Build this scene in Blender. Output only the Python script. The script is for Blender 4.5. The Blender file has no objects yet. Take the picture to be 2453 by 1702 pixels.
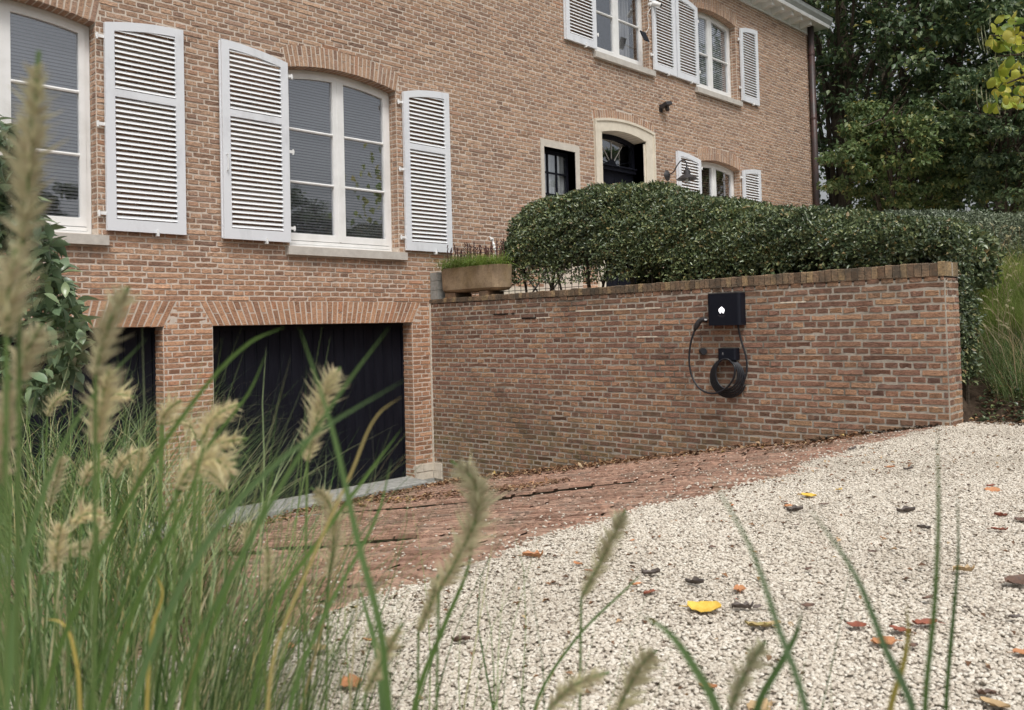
import bpy, math, random
import numpy as np
from mathutils import Matrix, Vector
random.seed(7)
RNG = np.random.default_rng(7)
S = bpy.context.scene
COL = S.collection

# ------------------------------------------------------------------ camera
F, PX, PY, PW, PH = 2056.0, 1226.5, 733.0, 2453.0, 1702.0
RM = np.array([[6.95208659e-01, -6.99229227e-04, -7.18807646e-01],
               [-7.18355542e-01, -3.61508371e-02, -6.94736232e-01],
               [-2.54997182e-02, 9.99346100e-01, -2.56346702e-02]])
CAM = np.array([-7.9937, -9.3605, 0.0])
cd = bpy.data.cameras.new('camera')
cam = bpy.data.objects.new('camera', cd); COL.objects.link(cam)
M4 = Matrix([list(RM[0]) + [CAM[0]], list(RM[1]) + [CAM[1]], list(RM[2]) + [CAM[2]], [0, 0, 0, 1]])
cam.matrix_world = M4
cd.sensor_fit = 'HORIZONTAL'; cd.sensor_width = 36.0
cd.lens = 36.0 * F / PW
cd.shift_y = (PY - PH / 2) / PW
cd.clip_start = 0.05; cd.clip_end = 600
cd.dof.use_dof = True; cd.dof.focus_distance = 10.5; cd.dof.aperture_fstop = 7.5
S.camera = cam

# ------------------------------------------------------------------ world, sun, exposure
W = bpy.data.worlds.new('World'); S.world = W; W.use_nodes = True
nt = W.node_tree; nt.nodes.clear()
sky = nt.nodes.new('ShaderNodeTexSky'); sky.sky_type = 'NISHITA'; sky.sun_disc = False
SUN_EL, SUN_AZ = math.radians(58), math.radians(215)      # azimuth from +y, clockwise
sky.sun_elevation = SUN_EL; sky.sun_rotation = SUN_AZ
sky.air_density = 1.0; sky.dust_density = 6.0; sky.ozone_density = 1.0
hs = nt.nodes.new('ShaderNodeHueSaturation'); hs.inputs['Saturation'].default_value = 0.22
bg = nt.nodes.new('ShaderNodeBackground'); bg.inputs['Strength'].default_value = 0.125
wo = nt.nodes.new('ShaderNodeOutputWorld')
nt.links.new(sky.outputs[0], hs.inputs['Color']); nt.links.new(hs.outputs[0], bg.inputs['Color'])
nt.links.new(bg.outputs[0], wo.inputs['Surface'])
sd = bpy.data.lights.new('sun', 'SUN'); sd.energy = 1.5; sd.angle = math.radians(16); sd.color = (1.0, 0.97, 0.93)
sun = bpy.data.objects.new('sun', sd); COL.objects.link(sun)
sdir = Vector((math.sin(SUN_AZ) * math.cos(SUN_EL), math.cos(SUN_AZ) * math.cos(SUN_EL), math.sin(SUN_EL)))
sun.rotation_euler = sdir.to_track_quat('Z', 'Y').to_euler()
S.view_settings.view_transform = 'Standard'; S.view_settings.look = 'None'
S.view_settings.gamma = 1.0; S.view_settings.use_curve_mapping = False
S.view_settings.exposure = 0.22
S.render.engine = 'CYCLES'
S.cycles.max_bounces = 6; S.cycles.transparent_max_bounces = 12

# ------------------------------------------------------------------ sight lines (turn measured directions into places)
def ray(u, v):
    return RM @ np.array([(u - PX) / F, -(v - PY) / F, -1.0])
def at(u, v, d): return CAM + ray(u, v) * d
def onZ(u, v, z):
    r = ray(u, v); return CAM + r * (z / r[2])
def onX(u, v, x):
    r = ray(u, v); return CAM + r * ((x - CAM[0]) / r[0])
def proj(P):
    P = np.atleast_2d(P); c = (P - CAM) @ RM
    return PX - c[:, 0] / c[:, 2] * F, PY + c[:, 1] / c[:, 2] * F, -c[:, 2]

# ------------------------------------------------------------------ object helpers
def tag(o, label=None, cat=None, group=None, kind=None):
    if label: o['label'] = label
    if cat: o['category'] = cat
    if group: o['group'] = group
    if kind: o['kind'] = kind
    return o
def empty(name, loc=(0, 0, 0), parent=None, rot=None):
    o = bpy.data.objects.new(name, None); o.location = loc; o.empty_display_size = 0.1
    if rot: o.rotation_euler = rot
    COL.objects.link(o)
    if parent: o.parent = parent
    return o
def obj(name, mesh, parent=None, loc=None, rot=None):
    o = bpy.data.objects.new(name, mesh); COL.objects.link(o)
    if parent: o.parent = parent
    if loc is not None: o.location = loc
    if rot is not None: o.rotation_euler = rot
    return o
class MB:
    def __init__(s): s.v = []; s.f = []; s.r = []; s.n = 0
    def add(s, V, Fc, r=None):
        V = np.asarray(V, float).reshape(-1, 3)
        s.v.append(V); n = s.n
        for f in Fc: s.f.append(tuple(i + n for i in f))
        s.r.append(np.full(len(V), random.uniform(.02, 1) if r is None else r) if np.isscalar(r) or r is None else np.asarray(r))
        s.n += len(V)
    def box(s, x0, x1, y0, y1, z0, z1, r=None):
        V = [(x, y, z) for x in (x0, x1) for y in (y0, y1) for z in (z0, z1)]
        s.add(V, [(0, 1, 3, 2), (4, 6, 7, 5), (0, 4, 5, 1), (2, 3, 7, 6), (0, 2, 6, 4), (1, 5, 7, 3)], r)
    def obox(s, c, u, v, w, r=None):   # centre and three half-axis vectors
        c, u, v, w = map(np.array, (c, u, v, w))
        V = [c + a * u + b * v + d * w for a in (-1, 1) for b in (-1, 1) for d in (-1, 1)]
        s.add(V, [(0, 1, 3, 2), (4, 6, 7, 5), (0, 4, 5, 1), (2, 3, 7, 6), (0, 2, 6, 4), (1, 5, 7, 3)], r)
    def prism(s, pts, y0, y1, r=None, ax='y'):   # convex-ish polygon in (x,z) extruded along y
        n = len(pts)
        if ax == 'y': V = [(p[0], y0, p[1]) for p in pts] + [(p[0], y1, p[1]) for p in pts]
        elif ax == 'x': V = [(y0, p[0], p[1]) for p in pts] + [(y1, p[0], p[1]) for p in pts]
        else: V = [(p[0], p[1], y0) for p in pts] + [(p[0], p[1], y1) for p in pts]
        s.add(V, [tuple(range(n)), tuple(range(2 * n - 1, n - 1, -1))] + [(i, i + n, (i + 1) % n + n, (i + 1) % n) for i in range(n)], r)
    def band(s, xs, top, bot, y0, y1, r=None):   # region between two curves over xs, extruded along y
        n = len(xs); V = []
        for x in xs: V += [(x, y0, bot(x)), (x, y0, top(x)), (x, y1, top(x)), (x, y1, bot(x))]
        Fc = []
        for i in range(n - 1):
            a, b = 4 * i, 4 * i + 4
            Fc += [(a, b, b + 1, a + 1), (a + 1, b + 1, b + 2, a + 2), (a + 2, b + 2, b + 3, a + 3), (a + 3, b + 3, b, a)]
        Fc += [(0, 1, 2, 3), (4 * n - 1, 4 * n - 2, 4 * n - 3, 4 * n - 4)]
        s.add(V, Fc, r)
    def tube(s, pts, rad, n=8, r=None, cap=True):
        pts = [np.array(p, float) for p in pts]
        rad = [rad] * len(pts) if np.isscalar(rad) else list(rad)
        V = []; prev = None
        for i, p in enumerate(pts):
            t = pts[min(i + 1, len(pts) - 1)] - pts[max(i - 1, 0)]; t = t / (np.linalg.norm(t) + 1e-9)
            if prev is None:
                a = np.array([0, 0, 1.0]) if abs(t[2]) < .9 else np.array([1.0, 0, 0])
                u = np.cross(t, a)
            else: u = prev - t * (prev @ t)
            u /= np.linalg.norm(u) + 1e-9; prev = u; w = np.cross(t, u)
            for k in range(n):
                a = 2 * math.pi * k / n; V.append(p + rad[i] * (math.cos(a) * u + math.sin(a) * w))
        Fc = [(i * n + k, i * n + (k + 1) % n, (i + 1) * n + (k + 1) % n, (i + 1) * n + k) for i in range(len(pts) - 1) for k in range(n)]
        if cap: Fc += [tuple(range(n - 1, -1, -1)), tuple(range((len(pts) - 1) * n, len(pts) * n))]
        s.add(V, Fc, r)
    def lathe(s, prof, c, n=20, r=None, ax=2):   # profile (radius, height) about a vertical (or y) axis
        V = []
        for rr, h in prof:
            for k in range(n):
                a = 2 * math.pi * k / n
                q = (c[0] + rr * math.cos(a), c[1] + rr * math.sin(a), c[2] + h) if ax == 2 else (c[0] + rr * math.cos(a), c[1] + h, c[2] + rr * math.sin(a))
                V.append(q)
        m = len(prof)
        Fc = [(i * n + k, i * n + (k + 1) % n, (i + 1) * n + (k + 1) % n, (i + 1) * n + k) for i in range(m - 1) for k in range(n)]
        s.add(V, Fc, r)
    def mesh(s, name, mat, smooth=False):
        me = bpy.data.meshes.new(name)
        V = np.concatenate(s.v) if s.v else np.zeros((0, 3))
        me.from_pydata(V.tolist(), [], s.f)
        a = me.attributes.new('rnd', 'FLOAT', 'POINT')
        if len(V): a.data.foreach_set('value', np.concatenate(s.r).astype(np.float32))
        me.materials.append(mat)
        if smooth: me.polygons.foreach_set('use_smooth', [True] * len(me.polygons))
        me.update(); return me
    def build(s, name, mat, parent=None, smooth=False, loc=None, rot=None):
        return obj(name, s.mesh(name, mat, smooth), parent, loc, rot)
def fast_mesh(name, V, T, rnd, mat, smooth=False):   # numpy triangles/quads of one size
    me = bpy.data.meshes.new(name); k = T.shape[1]
    me.vertices.add(len(V)); me.vertices.foreach_set('co', V.astype(np.float32).ravel())
    me.loops.add(T.size); me.loops.foreach_set('vertex_index', T.astype(np.int32).ravel())
    me.polygons.add(len(T)); me.polygons.foreach_set('loop_start', np.arange(0, T.size, k, dtype=np.int32))
    me.update(calc_edges=True)
    a = me.attributes.new('rnd', 'FLOAT', 'POINT'); a.data.foreach_set('value', rnd.astype(np.float32))
    if smooth: me.polygons.foreach_set('use_smooth', np.ones(len(T), bool))
    me.materials.append(mat); me.validate(); return me

# ------------------------------------------------------------------ materials
class NB:   # tiny node builder
    def __init__(s, name, rough=0.8, spec=0.3):
        s.m = bpy.data.materials.new(name); s.m.use_nodes = True
        s.t = s.m.node_tree; s.b = s.t.nodes['Principled BSDF']
        s.b.inputs['Roughness'].default_value = rough; s.b.inputs['Specular IOR Level'].default_value = spec
    def n(s, k, **kw):
        q = s.t.nodes.new(k)
        for a, b in kw.items():
            if a in q.inputs.keys(): q.inputs[a].default_value = b
            else: setattr(q, a, b)
        return q
    def l(s, a, b): s.t.links.new(a, b)
    def geo(s): return s.n('ShaderNodeNewGeometry').outputs['Position']
    def rnd(s):    # per-piece random: attribute for joined meshes, object random for single pieces
        a = s.n('ShaderNodeAttribute', attribute_name='rnd'); o = s.n('ShaderNodeObjectInfo')
        c = s.n('ShaderNodeMath', operation='LESS_THAN'); s.l(a.outputs['Fac'], c.inputs[0]); c.inputs[1].default_value = .001
        m = s.n('ShaderNodeMath', operation='MULTIPLY_ADD'); s.l(c.outputs[0], m.inputs[0]); s.l(o.outputs['Random'], m.inputs[1]); s.l(a.outputs['Fac'], m.inputs[2])
        return m.outputs[0]
    def noise(s, scale, detail=4, rough=.6, vec=None, sc3=None):
        q = s.n('ShaderNodeTexNoise'); q.inputs['Scale'].default_value = scale; q.inputs['Detail'].default_value = detail; q.inputs['Roughness'].default_value = rough
        v = vec or s.geo()
        if sc3:
            mp = s.n('ShaderNodeMapping'); mp.inputs['Scale'].default_value = sc3; s.l(v, mp.inputs['Vector']); v = mp.outputs[0]
        s.l(v, q.inputs['Vector']); return q.outputs['Fac']
    def ramp(s, fac, stops, interp='LINEAR'):
        q = s.n('ShaderNodeValToRGB'); r = q.color_ramp; r.interpolation = interp
        while len(r.elements) > 1: r.elements.remove(r.elements[-1])
        r.elements[0].position = stops[0][0]; r.elements[0].color = tuple(stops[0][1]) + (1,)
        for p, c in stops[1:]:
            e = r.elements.new(p); e.color = tuple(c) + (1,)
        s.l(fac, q.inputs[0]); return q.outputs[0]
    def val(s, fac, a, b, c=0., d=1.):
        q = s.n('ShaderNodeMapRange'); s.l(fac, q.inputs['Value'])
        q.inputs['From Min'].default_value = a; q.inputs['From Max'].default_value = b; q.inputs['To Min'].default_value = c; q.inputs['To Max'].default_value = d
        return q.outputs[0]
    def mix(s, fac, a, b, mode='MIX'):
        q = s.n('ShaderNodeMix', data_type='RGBA', blend_type=mode)
        for k, x in ((0, fac), (6, a), (7, b)):
            if isinstance(x, (int, float)): q.inputs[k].default_value = x
            elif isinstance(x, tuple): q.inputs[k].default_value = x + (1,)
            else: s.l(x, q.inputs[k])
        return q.outputs[2]
    def mul(s, a, b, op='MULTIPLY'):
        q = s.n('ShaderNodeMath', operation=op)
        for k, x in ((0, a), (1, b)):
            if isinstance(x, (int, float)): q.inputs[k].default_value = x
            else: s.l(x, q.inputs[k])
        return q.outputs[0]
    def col(s, c):
        if isinstance(c, tuple): s.b.inputs['Base Color'].default_value = c + (1,)
        else: s.l(c, s.b.inputs['Base Color'])
        return s
    def bump(s, h, dist=.003, strength=.6):
        q = s.n('ShaderNodeBump'); q.inputs['Distance'].default_value = dist; q.inputs['Strength'].default_value = strength
        s.l(h, q.inputs['Height']); s.l(q.outputs[0], s.b.inputs['Normal']); return s
def hsv_shift(nb, c, rnd, amt=.5):
    return nb.mix(1.0, c, nb.ramp(rnd, [(0, (1 - amt,) * 3), (1, (1 + amt * .3,) * 3)]), 'MULTIPLY')

def brick_mat(name, stops, dirt=None, stain=(.05, .045, .035), stain_amt=.5, zwarm=None, sills=False):
    b = NB(name, .92, .15); r = b.rnd()
    w = b.n('ShaderNodeTexWhiteNoise', noise_dimensions='1D'); b.l(r, w.inputs['W'])
    c = b.ramp(w.outputs['Value'], stops)
    n1 = b.noise(38, 5, .7, sc3=(1, 1, 2.2)); n2 = b.noise(9, 4, .6)
    c = b.mix(1.0, c, b.ramp(n1, [(.30, (.42, .40, .39)), (.48, (1, 1, 1)), (.70, (1.38, 1.33, 1.26))]), 'MULTIPLY')
    c = b.mix(b.val(n2, .52, .66, 0, .45), c, stops[len(stops) // 2][1])
    # burnt blotches inside single bricks
    n3 = b.noise(16, 3, .75, sc3=(1, 1, 2.6))
    c = b.mix(b.val(n3, .60, .70, 0, .75), c, stain)
    n4 = b.noise(1.1, 5, .62)
    c = b.mix(b.val(n4, .50, .72, 0, stain_amt), c, stain)
    if dirt:
        g = b.n('ShaderNodeSeparateXYZ'); b.l(b.geo(), g.inputs[0])
        for (z0, z1, cc, am) in dirt:
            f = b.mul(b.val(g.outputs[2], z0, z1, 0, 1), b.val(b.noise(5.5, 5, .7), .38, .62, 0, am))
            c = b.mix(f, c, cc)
    if zwarm:
        g = b.n('ShaderNodeSeparateXYZ'); b.l(b.geo(), g.inputs[0])
        f = b.val(g.outputs[2], zwarm[0], zwarm[1], 0, 1)
        c = b.mix(f, c, b.mix(1.0, c, zwarm[2], 'MULTIPLY'))
    if sills:   # rain streaks below the window sills
        g2 = b.n('ShaderNodeSeparateXYZ'); b.l(b.geo(), g2.inputs[0]); st = b.val(b.noise(14, 3, .6, sc3=(1, .2, .05)), .42, .62, 0, 1)
        for (xa, xb, zs_) in ((-6.3, -4.4, .98), (-2.35, -.4, .98), (3.9, 5.75, 4.75), (7.2, 9.1, 4.73)):
            inx = b.mul(b.val(g2.outputs[0], xa, xa + .12), b.val(g2.outputs[0], xb, xb - .12)); inz = b.mul(b.val(g2.outputs[2], zs_ - .75, zs_ - .05), b.val(g2.outputs[2], zs_ + .03, zs_))
            c = b.mix(b.mul(b.mul(inx, inz), b.mul(st, .55)), c, (.17, .14, .115))
    b.col(c); h = b.mul(b.mul(n1, 1.0), b.mul(n3, 1.2), 'SUBTRACT'); b.bump(h, .006, .9)
    return b.m
def mortar_mat(name, c0, c1, stain=None):
    b = NB(name, .95, .1); n = b.noise(30, 5, .7); c = b.mix(b.val(n, .3, .7), c0, c1)
    if stain: c = b.mix(b.val(b.noise(1.3, 5, .65), .5, .66, 0, .8), c, stain)
    b.col(c); b.bump(n, .006, .8); return b.m

M = {}
M['brick_house'] = brick_mat('house brick', [(0, (.23, .15, .115)), (.12, (.30, .195, .14)), (.35, (.37, .24, .165)), (.55, (.42, .275, .19)), (.78, (.47, .32, .225)), (.9, (.34, .23, .175)), (1, (.42, .24, .155))],
                             stain=(.17, .12, .095), stain_amt=.25, zwarm=(1.3, .3, (1.07, .94, .84)), sills=True)
M['mortar_house'] = mortar_mat('house mortar', (.50, .43, .36), (.64, .56, .48))
M['brick_wall'] = brick_mat('garden wall brick', [(0, (.15, .092, .073)), (.15, (.22, .125, .092)), (.45, (.285, .162, .115)), (.65, (.335, .195, .125)), (.85, (.39, .24, .145)), (1, (.22, .132, .10))],
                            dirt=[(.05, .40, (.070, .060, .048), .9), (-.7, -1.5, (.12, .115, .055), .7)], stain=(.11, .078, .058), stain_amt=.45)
M['mortar_wall'] = mortar_mat('garden wall mortar', (.34, .305, .255), (.47, .43, .365), (.10, .088, .068))
M['cap'] = brick_mat('coping brick', [(0, (.13, .085, .055)), (.3, (.22, .15, .10)), (.6, (.29, .20, .13)), (.85, (.40, .29, .16)), (1, (.22, .13, .08))],
                     dirt=[(.2, .3, (.085, .075, .06), .85)], stain=(.06, .05, .035), stain_amt=.6)
M['paver'] = brick_mat('clinker paving', [(0, (.22, .13, .095)), (.3, (.34, .205, .15)), (.6, (.42, .27, .20)), (.85, (.37, .25, .19)), (1, (.25, .18, .14))], stain=(.16, .125, .09), stain_amt=.6)
M['joint'] = mortar_mat('earthy joint', (.06, .05, .035), (.13, .10, .07))

b = NB('white shutter paint', .42, .45); n = b.noise(3, 5, .7, sc3=(1, 1, .5))
c = b.mix(b.val(n, .52, .72, 0, .55), (.72, .74, .77), (.50, .51, .53)); chip = b.val(b.noise(26, 6, .8), .70, .74, 0, .8)
b.col(b.mix(chip, c, (.40, .38, .35))); b.bump(b.noise(60, 3, .6), .0008, .4); M['shutter'] = b.m
b = NB('window paint', .35, .5); b.col(b.mix(b.val(b.noise(4, 4), .4, .7), (.82, .82, .81), (.72, .72, .70))); M['white'] = b.m
b = NB('slat paint', .45, .4); b.col((.74, .75, .76)); M['slat'] = b.m
b = NB('natural stone', .8, .25); n = b.noise(7, 6, .7); n2 = b.noise(60, 4, .7)
b.col(b.mix(b.val(n2, .45, .75, 0, .5), b.mix(b.val(n, .35, .7), (.62, .57, .50), (.50, .46, .40)), (.40, .37, .32))); b.bump(n2, .002, .5); M['stone'] = b.m
b = NB('cream stone', .75, .3); n = b.noise(5, 5, .65); b.col(b.mix(b.val(n, .35, .72), (.70, .64, .53), (.58, .52, .42))); b.bump(b.noise(50, 4), .001, .4); M['cream'] = b.m
b = NB('sill stone', .7, .3); n = b.noise(8, 6, .7); b.col(b.mix(b.val(n, .35, .7), (.55, .52, .47), (.43, .40, .36))); b.bump(b.noise(90, 4), .0012, .5); M['sill'] = b.m
b = NB('limestone base', .85, .2); n = b.noise(11, 6, .7); b.col(b.mix(b.val(n, .4, .68), (.62, .56, .47), (.48, .42, .34))); b.bump(n, .003, .5); M['lime'] = b.m
b = NB('grey concrete', .9, .15); n = b.noise(12, 6, .7); b.col(b.mix(b.val(n, .35, .68), (.36, .36, .34), (.23, .23, .21))); b.bump(b.noise(80, 5, .7), .002, .7); M['concrete'] = b.m
b = NB('dark slate slab', .7, .3); n = b.noise(9, 6, .7); b.col(b.mix(b.val(n, .4, .65), (.09, .095, .10), (.16, .155, .145))); b.bump(n, .003, .6); M['slate'] = b.m
b = NB('black door paint', .6, .12); n = b.noise(4, 5, .7, sc3=(3, 3, .4)); b.col(b.mix(b.val(n, .4, .7), (.006, .0065, .011), (.011, .012, .018))); b.bump(b.noise(20, 4, .6, sc3=(6, 6, .5)), .001, .4); M['black'] = b.m
b = NB('dark steel', .5, .5); b.col((.03, .028, .03)); M['steel'] = b.m
b = NB('aged iron', .6, .5); n = b.noise(30, 4); b.b.inputs['Metallic'].default_value = .4; b.col(b.mix(b.val(n, .4, .7), (.045, .04, .038), (.10, .065, .045))); M['iron'] = b.m
b = NB('brown downpipe', .45, .4); n = b.noise(2.5, 4); b.col(b.mix(b.val(n, .4, .65), (.045, .036, .036), (.075, .04, .035))); M['pipe'] = b.m
b = NB('zinc gutter', .45, .5); n = b.noise(3, 5, .7); b.col(b.mix(b.val(n, .35, .7), (.52, .54, .54), (.38, .40, .40))); M['zinc'] = b.m
b = NB('roof tiles', .8, .2); b.col((.05, .045, .045)); M['roof'] = b.m
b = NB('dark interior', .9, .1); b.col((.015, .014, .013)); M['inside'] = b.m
b = NB('pale blind', .6, .3); b.col((.17, .168, .165)); M['blind'] = b.m
b = NB('wooden blind', .6, .3); b.col((.13, .085, .055)); M['blind_wood'] = b.m
b = NB('curtain', .9, .1); b.col(b.mix(b.val(b.noise(14, 3, .5, sc3=(1, 1, .06)), .4, .6), (.55, .53, .49), (.28, .27, .25))); M['curtain'] = b.m
b = NB('net curtain', .9, .1); b.col(b.mix(b.val(b.noise(14, 3, .5, sc3=(1, 1, .06)), .35, .65), (.80, .80, .76), (.45, .46, .44))); M['net'] = b.m
def glass(name, tint, refl):
    m = bpy.data.materials.new(name); m.use_nodes = True; t = m.node_tree; t.nodes.clear()
    o = t.nodes.new('ShaderNodeOutputMaterial'); mx = t.nodes.new('ShaderNodeMixShader'); g = t.nodes.new('ShaderNodeBsdfGlossy'); tr = t.nodes.new('ShaderNodeBsdfTransparent')
    g.inputs['Roughness'].default_value = .015; g.inputs['Color'].default_value = (.95, .97, 1, 1); tr.inputs['Color'].default_value = tint + (1,)
    lw = t.nodes.new('ShaderNodeLayerWeight'); lw.inputs['Blend'].default_value = .5; pw = t.nodes.new('ShaderNodeMath'); pw.operation = 'POWER'; pw.inputs[1].default_value = 3.0; t.links.new(lw.outputs['Facing'], pw.inputs[0])
    mr = t.nodes.new('ShaderNodeMapRange'); mr.inputs['To Min'].default_value = refl; mr.inputs['To Max'].default_value = .85
    t.links.new(pw.outputs[0], mr.inputs['Value']); t.links.new(mr.outputs[0], mx.inputs[0])
    t.links.new(tr.outputs[0], mx.inputs[1]); t.links.new(g.outputs[0], mx.inputs[2]); t.links.new(mx.outputs[0], o.inputs[0])
    nn = t.nodes.new('ShaderNodeTexNoise'); nn.inputs['Scale'].default_value = 1.2; bp = t.nodes.new('ShaderNodeBump'); bp.inputs['Strength'].default_value = .06; bp.inputs['Distance'].default_value = .02
    t.links.new(nn.outputs['Fac'], bp.inputs['Height']); t.links.new(bp.outputs[0], g.inputs['Normal']); return m
M['glass'] = glass('window glass', (.90, .91, .93), .15)
M['bulb'] = glass('lamp glass', (.85, .87, .88), .12)

def leaf_mat(name, stops, rough=.45, spec=.4, trans=.25, direct=False):
    b = NB(name, rough, spec); r = b.rnd()
    w = b.n('ShaderNodeTexWhiteNoise', noise_dimensions='1D'); b.l(r, w.inputs['W'])
    c = b.ramp(r if direct else w.outputs['Value'], stops)
    c = b.mix(1.0, c, b.ramp(b.noise(.8, 4), [(.35, (.62, .66, .64)), (.68, (1.38, 1.32, 1.15))]), 'MULTIPLY')
    b.col(c)
    t = b.n('ShaderNodeBsdfTranslucent'); b.l(c, t.inputs['Color'])
    mx = b.n('ShaderNodeMixShader'); mx.inputs[0].default_value = trans
    o = b.t.nodes['Material Output']; b.l(b.b.outputs[0], mx.inputs[1]); b.l(t.outputs[0], mx.inputs[2]); b.l(mx.outputs[0], o.inputs[0])
    return b.m
M['hedge'] = leaf_mat('hedge leaf', [(0, (.034, .058, .032)), (.45, (.085, .125, .064)), (.75, (.155, .195, .10)), (.93, (.23, .26, .11)), (1, (.27, .17, .09))], .33, .6, .18)
M['hedge2'] = leaf_mat('back hedge leaf', [(0, (.06, .085, .06)), (.5, (.14, .18, .12)), (1, (.24, .27, .19))], .35, .55, .2)
M['tree'] = leaf_mat('dark tree leaf', [(0, (.04, .072, .042)), (.5, (.10, .16, .08)), (.85, (.18, .235, .12)), (.975, (.19, .22, .085)), (1, (.50, .38, .06))], .4, .5, .35)
M['hazel'] = leaf_mat('hazel leaf', [(0, (.07, .12, .05)), (.6, (.14, .21, .08)), (.9, (.23, .27, .12)), (1, (.36, .29, .09))], .45, .4, .35)
M['catalpa'] = leaf_mat('catalpa leaf', [(0, (.17, .27, .05)), (.4, (.32, .40, .06)), (.7, (.50, .50, .08)), (1, (.66, .58, .13))], .45, .4, .45)
M['laurel'] = leaf_mat('glossy shrub leaf', [(0, (.09, .14, .09)), (.5, (.16, .24, .15)), (.85, (.24, .33, .21)), (1, (.26, .33, .16))], .28, .6, .25)
M['grass'] = leaf_mat('fountain grass blade', [(0, (.03, .07, .025)), (.35, (.085, .165, .045)), (.62, (.19, .28, .10)), (.82, (.33, .40, .25)), (.93, (.46, .38, .18)), (1, (.66, .60, .46))], .5, .35, .35)
M['blade'] = leaf_mat('long grass blade', [(0, (.05, .10, .035)), (.5, (.11, .19, .055)), (.7, (.15, .24, .12)), (.85, (.24, .30, .10)), (.92, (.42, .34, .08)), (1, (.48, .42, .30))], .5, .35, .35, direct=True)
M['bank_grass'] = leaf_mat('bank grass blade', [(0, (.13, .20, .05)), (.5, (.24, .34, .09)), (.85, (.36, .43, .15)), (1, (.50, .46, .27))], .6, .2, .45)
M['seed'] = leaf_mat('seed head', [(0, (.46, .41, .29)), (.5, (.64, .59, .43)), (.8, (.70, .68, .46)), (1, (.48, .37, .30))], .7, .2, .5)
M['turf'] = leaf_mat('lily turf leaf', [(0, (.12, .20, .04)), (.6, (.24, .36, .08)), (1, (.40, .48, .17))], .4, .4, .35)
M['spike'] = leaf_mat('flower spike', [(0, (.06, .025, .03)), (1, (.14, .07, .07))], .8, .2, .1)
M['bark'] = brick_mat('bark', [(0, (.05, .04, .03)), (1, (.10, .08, .06))], stain=(.03, .028, .02))
M['pod'] = leaf_mat('seed pod', [(0, (.30, .32, .20)), (1, (.42, .42, .30))], .6, .2, .2)
M['litter'] = leaf_mat('leaf litter', [(0, (.06, .035, .025)), (.35, (.13, .075, .05)), (.65, (.23, .125, .075)), (.85, (.34, .20, .12)), (.96, (.46, .36, .25)), (1, (.50, .36, .10))], .7, .2, .1)

def fleaf(name, c, c2):
    b = NB(name, .55, .3); b.col(b.mix(b.val(b.noise(45, 4), .35, .65), c, c2)); b.bump(b.noise(90, 3), .001, .5); return b.m
LEAFC = {'yellow': fleaf('yellow fallen leaf', (.76, .53, .11), (.64, .40, .06)), 'orange': fleaf('orange fallen leaf', (.50, .25, .12), (.40, .17, .08)),
         'rust': fleaf('rust fallen leaf', (.30, .10, .06), (.20, .07, .045)), 'brown': fleaf('brown fallen leaf', (.17, .10, .07), (.09, .06, .05)),
         'dark': fleaf('dark fallen leaf', (.085, .07, .065), (.14, .115, .10)), 'tan': fleaf('tan fallen leaf', (.50, .36, .20), (.38, .26, .14)),
         'olive': fleaf('olive fallen leaf', (.30, .27, .10), (.36, .25, .12))}
# gravel
b = NB('pebble', .75, .3); r = b.rnd(); w = b.n('ShaderNodeTexWhiteNoise', noise_dimensions='1D'); b.l(r, w.inputs['W'])
c = b.ramp(w.outputs['Value'], [(0, (.26, .22, .18)), (.07, (.38, .33, .27)), (.25, (.51, .455, .38)), (.55, (.60, .545, .46)), (.8, (.69, .65, .57)), (1, (.50, .44, .36))])
c = b.mix(b.val(b.noise(1.0, 4, .6), .48, .68, 0, .42), c, (.33, .285, .225))
b.col(b.mix(b.val(b.noise(120, 3), .5, .8, 0, .3), c, (.5, .44, .36))); M['pebble'] = b.m
b = NB('gravel bed', .9, .15)
v = b.n('ShaderNodeTexVoronoi'); v.inputs['Scale'].default_value = 75; v.inputs['Randomness'].default_value = 1; b.l(b.geo(), v.inputs['Vector'])
wc = b.n('ShaderNodeSeparateColor'); b.l(v.outputs['Color'], wc.inputs[0])
c = b.ramp(wc.outputs[0], [(0, (.40, .34, .27)), (.3, (.58, .52, .44)), (1, (.70, .66, .57))]); c = b.mix(b.val(v.outputs['Distance'], .3, .75, 0, .8), c, (.26, .22, .175))
b.col(c); b.bump(b.mul(v.outputs['Distance'], -1), .01, 1.0); M['gravelbed'] = b.m
b = NB('soil', .95, .1); n = b.noise(14, 6, .75); b.col(b.mix(b.val(n, .35, .68), (.035, .024, .017), (.09, .065, .045))); b.bump(n, .02, .9); M['soil'] = b.m
b = NB('lawn soil', .95, .1); n = b.noise(9, 6, .7); b.col(b.mix(b.val(n, .35, .68), (.03, .045, .015), (.06, .075, .025))); b.bump(n, .03, .9); M['turfground'] = b.m
b = NB('terrace paving', .85, .2); b.col(b.mix(b.val(b.noise(3, 4), .4, .7), (.55, .50, .45), (.42, .38, .33))); M['terrace'] = b.m

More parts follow.
